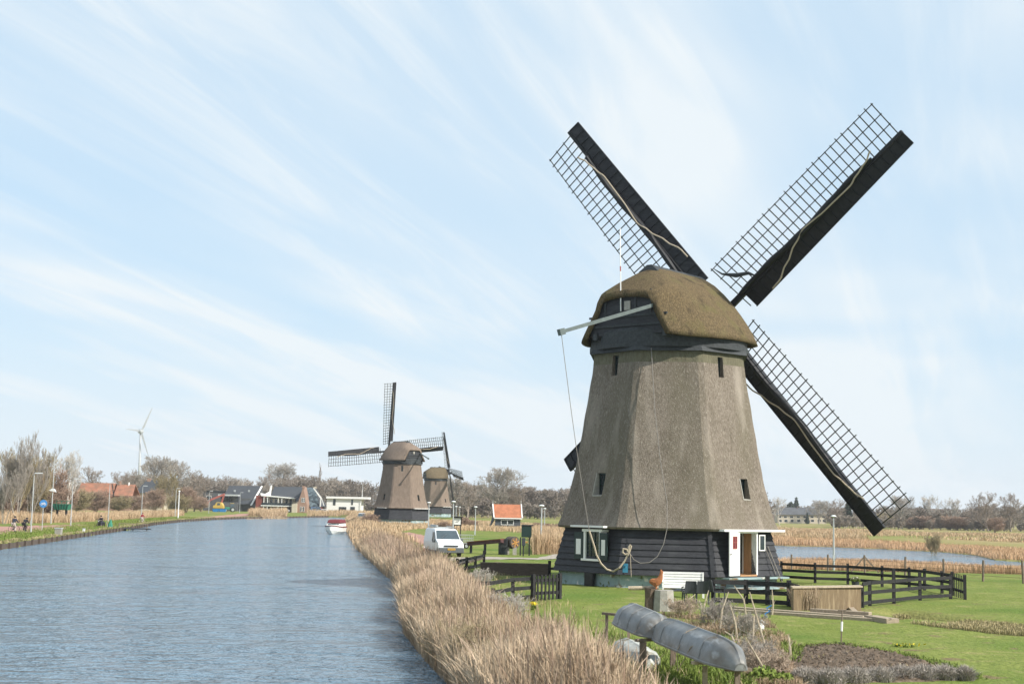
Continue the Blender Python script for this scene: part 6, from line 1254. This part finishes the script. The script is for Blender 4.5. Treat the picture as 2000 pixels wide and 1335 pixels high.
# motor boat moored at the reeds
p = G(654, 1042, 0); r = empty('motor_boat', (p.x, p.y, 0), radians(-6), 'white motor boat with dark red canopy moored at the reeds', 'boat')
m = MB(); rings = []
for y, hw, zk, zt_ in ((-3.0, .10, .55, 1.15), (-2.6, .62, .05, 1.10), (-1.8, 1.0, -.2, 1.02), (0, 1.15, -.3, .95), (2.8, 1.08, -.3, .95)): rings.append([Vector((-hw, y, zt_)), Vector((-hw*.9, y, (zt_+zk)/2)), Vector((-hw*.35, y, zk)), Vector((hw*.35, y, zk)), Vector((hw*.9, y, (zt_+zk)/2)), Vector((hw, y, zt_))])
m.loft(rings); m.build('hull', 'boat_white', r)
m = MB(); m.loft([[Vector((x*(hw+.05), y, z+zo)) for x, zo in ((-1, 0), (-1, .12), (1, .12), (1, 0))] for y, hw, z in ((-3.05, .12, 1.15), (-2.6, .64, 1.10), (-1.8, 1.02, 1.02), (0, 1.17, .95), (2.8, 1.1, .95))]); m.build('rubbing_strip', 'canvas_red', r)
m = MB(); m.hexa([(-.95, -1.5, 1.08), (.95, -1.5, 1.08), (1.0, 2.6, 1.08), (-1.0, 2.6, 1.08), (-.9, -1.15, 1.45), (.9, -1.15, 1.45), (.95, 2.5, 1.5), (-.95, 2.5, 1.5)]); m.build('cabin', 'boat_white', r)
m = MB(); m.hexa([(-.85, -1.36, 1.2), (.85, -1.36, 1.2), (.85, -1.2, 1.2), (-.85, -1.2, 1.2), (-.8, -1.2, 1.44), (.8, -1.2, 1.44), (.8, -1.1, 1.44), (-.8, -1.1, 1.44)]); m.build('windscreen', 'windscreen', r)
m = MB(); m.hexa([(-1.0, -.9, 1.52), (1.0, -.9, 1.52), (1.05, 2.6, 1.52), (-1.05, 2.6, 1.52), (-.85, -.7, 2.0), (.85, -.7, 2.0), (.9, 2.4, 2.05), (-.9, 2.4, 2.05)]); m.build('canopy', 'canvas_red', r, bevel=.08)
# excavator, small tractor, blue skips
p = gp(426, 452); r = empty('excavator', p, 0, 'yellow and red excavator with folded boom behind the small grey lamp', 'excavator')
m = MB(); m.box(-1.6, 1.6, -1.2, 1.2, 1.0, 1.9); m.hexa([(-1.2, -1.1, 1.9), (1.5, -1.1, 1.9), (1.6, 1.1, 1.9), (-1.2, 1.1, 1.9), (-.6, -1, 2.9), (1.0, -1, 2.9), (1.0, 1, 2.9), (-.6, 1, 2.9)]); m.build('body', 'yellow', r, bevel=.08)
for y in (-1.0, 1.0): m = MB(); m.hexa([(-1.7, y-.25, 0), (1.7, y-.25, 0), (1.7, y+.25, 0), (-1.7, y+.25, 0), (-2.0, y-.25, .9), (2.0, y-.25, .9), (2.0, y+.25, .9), (-2.0, y+.25, .9)]); m.build('track', 'tyre', r)
m = MB(); m.bar((.8, 0, 2.6), (1.6, -.2, 5.6), .5); m.bar((1.7, -.2, 5.5), (-2.6, -.4, 3.6), .55); m.build('boom', 'red_paint', r); m = MB(); m.bar((-2.6, -.4, 3.5), (-3.6, -.4, 2.4), .45); m.build('arm', 'red_paint', r); m = MB(); m.hexa([(-4.2, -.9, 1.2), (-3.2, -.9, 1.2), (-3.2, .2, 1.2), (-4.2, .2, 1.2), (-4.3, -.9, 2.4), (-3.5, -.9, 2.4), (-3.5, .2, 2.4), (-4.3, .2, 2.4)]); m.build('bucket', 'old_wood', r)
m = MB(); m.box(-.3, .6, -1.11, -1.05, 2.0, 2.7); m.build('cab_window', 'windscreen', r)
p = gp(446, 448); r = empty('tractor', p, .3, 'small green and yellow tractor right of the excavator', 'tractor'); m = MB(); m.box(-1.3, .4, -.5, .5, .7, 1.5); m.build('bonnet', 'container_green', r, bevel=.06); m = MB(); m.hexa([(.3, -.7, .9), (1.6, -.7, .9), (1.6, .7, .9), (.3, .7, .9), (.5, -.6, 2.6), (1.4, -.6, 2.6), (1.4, .6, 2.6), (.5, .6, 2.6)]); m.build('cab', 'windscreen', r); m = MB(); m.box(.4, 1.5, -.65, .65, 2.61, 2.72); m.build('roof', 'yellow', r)
for y in (-.8, .8): wheel(r, 1.1, y, .75, .35); wheel(r, -1.0, y, .45, .25)
for px, lb in ((421, 'blue skip left of the other below the excavator'), (434, 'blue skip right of the other below the excavator')): p = gp(px, 440); r = empty('skip', p, 0, lb, 'skip', 'blue skips'); m = MB(); m.hexa([(-.8, -.6, 0), (.8, -.6, 0), (.8, .6, 0), (-.8, .6, 0), (-1.1, -.7, 1.0), (1.1, -.7, 1.0), (1.1, .7, 1.0), (-1.1, .7, 1.0)]); m.build('tub', 'bright_blue', r); m = MB(); m.box(-1.15, 1.15, -.75, .75, 1.003, 1.08); m.build('rim', 'grey_wood', r)

# ------------------------------------------------------------------ people on the path
def skin_mesh(name, vs, es, rad, m, root_i=0):
    me = bpy.data.meshes.new(name); me.from_pydata([Vector(v) for v in vs], es, []); o = bpy.data.objects.new(name, me); COL.objects.link(o); o.modifiers.new('s', 'SKIN')
    for v, q in zip(me.skin_vertices[0].data, rad): v.radius = (q, q)
    me.skin_vertices[0].data[root_i].use_root = True; o.modifiers.new('u', 'SUBSURF').levels = 1; bpy.context.view_layer.update(); apply_mods(o); o.data.materials.clear(); o.data.materials.append(MATS[m]); return o
def person(loc, rz, label, top, legs, pose='ride', hair='black_cloth'):
    """rider facing +y; hips at saddle height"""
    if pose == 'ride': hip = (0, -.12, .95); ch = (0, .05, 1.35); nk = (0, .10, 1.50); hd = (0, .13, 1.64); kL, aL, tL = (-.12, .25, .72), (-.13, .10, .32), (-.13, .25, .27); kR, aR, tR = (.12, .18, .55), (.13, .02, .14), (.13, .17, .10); eL, hL = (-.27, .25, 1.15), (-.25, .48, 1.08)
    elif pose == 'lean': hip = (0, -.2, .92); ch = (0, .15, 1.22); nk = (0, .26, 1.33); hd = (0, .34, 1.46); kL, aL, tL = (-.14, .2, .68), (-.14, .05, .28), (-.14, .2, .23); kR, aR, tR = (.14, .12, .52), (.14, -.05, .12), (.14, .1, .08); eL, hL = (-.27, .3, 1.0), (-.27, .5, 1.0)
    else: hip = (0, -.15, .82); ch = (0, -.05, 1.2); nk = (0, -.03, 1.38); hd = (0, 0, 1.54); kL, aL, tL = (-.22, .25, .72), (-.24, .22, .32), (-.24, .38, .28); kR, aR, tR = (.22, .25, .72), (.24, .22, .32), (.24, .38, .28); eL, hL = (-.3, .15, 1.0), (-.3, .42, 1.0)
    eR, hR = (-eL[0], eL[1], eL[2]), (-hL[0], hL[1], hL[2]); sh = ch[2]+.09
    vs = [hip, ch, nk, hd, (-.1, hip[1], hip[2]-.02), kL, aL, tL, (.1, hip[1], hip[2]-.02), kR, aR, tR, (-.19, ch[1], sh), eL, hL, (.19, ch[1], sh), eR, hR]
    es = [(0, 1), (1, 2), (2, 3), (0, 4), (4, 5), (5, 6), (6, 7), (0, 8), (8, 9), (9, 10), (10, 11), (1, 12), (12, 13), (13, 14), (1, 15), (15, 16), (16, 17)]
    rad = [.15, .17, .065, .10, .10, .075, .045, .04, .10, .075, .045, .04, .075, .05, .04, .075, .05, .04]
    b = skin_mesh('person', vs, es, rad, 'skin'); b.location = loc; b.rotation_euler = (0, 0, rz); tag(b, label, 'person')
    j = skin_mesh('jacket', [hip, ch, (nk[0], nk[1]-.01, nk[2]-.04), (-.20, ch[1], sh), eL, tuple(Vector(eL).lerp(Vector(hL), .85)), (.20, ch[1], sh), eR, tuple(Vector(eR).lerp(Vector(hR), .85))], [(0, 1), (1, 2), (1, 3), (3, 4), (4, 5), (1, 6), (6, 7), (7, 8)], [.18, .20, .08, .095, .07, .055, .095, .07, .055], top); j.parent = b
    t = skin_mesh('trousers', [hip, (-.1, hip[1], hip[2]-.02), kL, aL, (.1, hip[1], hip[2]-.02), kR, aR], [(0, 1), (1, 2), (2, 3), (0, 4), (4, 5), (5, 6)], [.17, .12, .095, .06, .12, .095, .06], legs); t.parent = b
    m = MB(); m.sphere((hd[0], hd[1]-.02, hd[2]+.04), .118, 10, 7); m.build('hair', hair, b, smooth=True)
    for x in (-.13, .13) if pose != 'moped' else (-.24, .24):
        q = MB(); a_ = aL if x < 0 else aR; q.hexa([(a_[0]-.05, a_[1]-.08, a_[2]-.08), (a_[0]+.05, a_[1]-.08, a_[2]-.08), (a_[0]+.05, a_[1]+.18, a_[2]-.08), (a_[0]-.05, a_[1]+.18, a_[2]-.08), (a_[0]-.05, a_[1]-.08, a_[2]+.04), (a_[0]+.05, a_[1]-.08, a_[2]+.04), (a_[0]+.04, a_[1]+.16, a_[2]-.02), (a_[0]-.04, a_[1]+.16, a_[2]-.02)]); q.build('shoe', 'plastic_dark', b)
    return b
def bicycle(loc, rz, label, frame='black_wood', moped=False):
    r = empty('moped' if moped else 'bicycle', loc, rz, label, 'moped' if moped else 'bicycle'); R_ = .34 if not moped else .27; wb = .54 if not moped else .62
    for y in (-wb, wb):
        m = MB(); n = 20; t_ = .02 if not moped else .06; m.loft([[Vector((cos(2*pi*k/6)*t_, y+sin(2*pi*i/n)*(R_+sin(2*pi*k/6)*t_), R_+t_+cos(2*pi*i/n)*(R_+sin(2*pi*k/6)*t_))) for k in range(6)] for i in range(n+1)]); m.build('wheel', 'tyre', r)
    m = MB()
    if not moped:
        for a, c in (((0, -.02, .3), (0, -.16, .88)), ((0, -.02, .3), (0, .42, .8)), ((0, -.14, .78), (0, .42, .85)), ((0, .42, .95), (0, .54, .36)), ((0, -.02, .3), (0, -.54, .36)), ((0, -.14, .78), (0, -.54, .36))): m.tube([a, c], .018, 6)
        m.build('frame', frame, r); m = MB(); m.box(-.08, .08, -.28, -.02, .86, .92); m.build('saddle', 'plastic_dark', r)
    else:
        m.hexa([(-.16, -.75, .35), (.16, -.75, .35), (.16, .25, .25), (-.16, .25, .25), (-.14, -.8, .72), (.14, -.8, .72), (.14, .05, .7), (-.14, .05, .7)]); m.hexa([(-.2, .3, .3), (.2, .3, .3), (.2, .4, .3), (-.2, .4, .3), (-.22, .36, .95), (.22, .36, .95), (.2, .5, .95), (-.2, .5, .95)]); m.build('frame', frame, r, bevel=.03); m = MB(); m.box(-.15, .15, -.7, .0, .725, .80); m.build('saddle', 'plastic_dark', r); m = MB(); m.sphere((0, .56, .85), .08, 8, 5); m.build('headlight', 'headlight', r)
    m = MB(); m.tube([(-.28, .40, 1.05), (-.12, .46, 1.02), (.12, .46, 1.02), (.28, .40, 1.05)], .018, 6); m.tube([(0, .42, .8), (0, .44, 1.03)], .02, 6); m.build('handlebar', 'metal', r); return r
def on_path(px, py): p = G(px, py, .9); p.z = hz_(p.x, p.y)+.035; return p
for px, py, rz, lb, top, legs, pose, bl in [(27, 1030.5, -.35, 'person in a dark blue jacket and light trousers cycling away, leftmost on the path', 'navy_cloth', 'beige_cloth', 'ride', 'black bicycle ridden by the person in light trousers'),
     (48, 1030, -.3, 'person dressed in black crouching over a two wheeler beside the leftmost cyclist', 'black_cloth', 'black_cloth', 'lean', 'dark bicycle under the crouching person in black'),
     (197, 1021.5, pi-.35, 'person in dark clothes riding a moped towards us on the path', 'black_cloth', 'navy_cloth', 'moped', 'dark moped coming towards us past the farmhouse'),
     (277, 1015, -.7, 'person in a red jacket cycling along the bend of the path', 'red_cloth', 'beige_cloth', 'ride', 'pale bicycle ridden by the person in the red jacket')]:
    p = on_path(px, py); person(p, rz, lb, top, legs, pose, 'canvas_red' if 'red jacket' in lb else 'black_cloth'); bicycle(p, rz, bl, 'beige_cloth' if 'pale' in bl else 'black_wood', pose == 'moped')

# ------------------------------------------------------------------ thin spring haze filling the air above the land
hm = bpy.data.materials.new('haze'); hm.use_nodes = True; n_ = hm.node_tree.nodes; n_.remove(n_['Principled BSDF']); pvn = n_.new('ShaderNodeVolumePrincipled'); pvn.inputs['Density'].default_value = .00013; pvn.inputs['Color'].default_value = (.92, .95, 1, 1)
hm.node_tree.links.new(pvn.outputs[0], n_['Material Output'].inputs['Volume']); MATS['haze'] = hm
m = MB(); m.box(-8600, 8600, -60, 5400, -4.5, 125); tag(m.build('haze', 'haze'), kind='stuff')
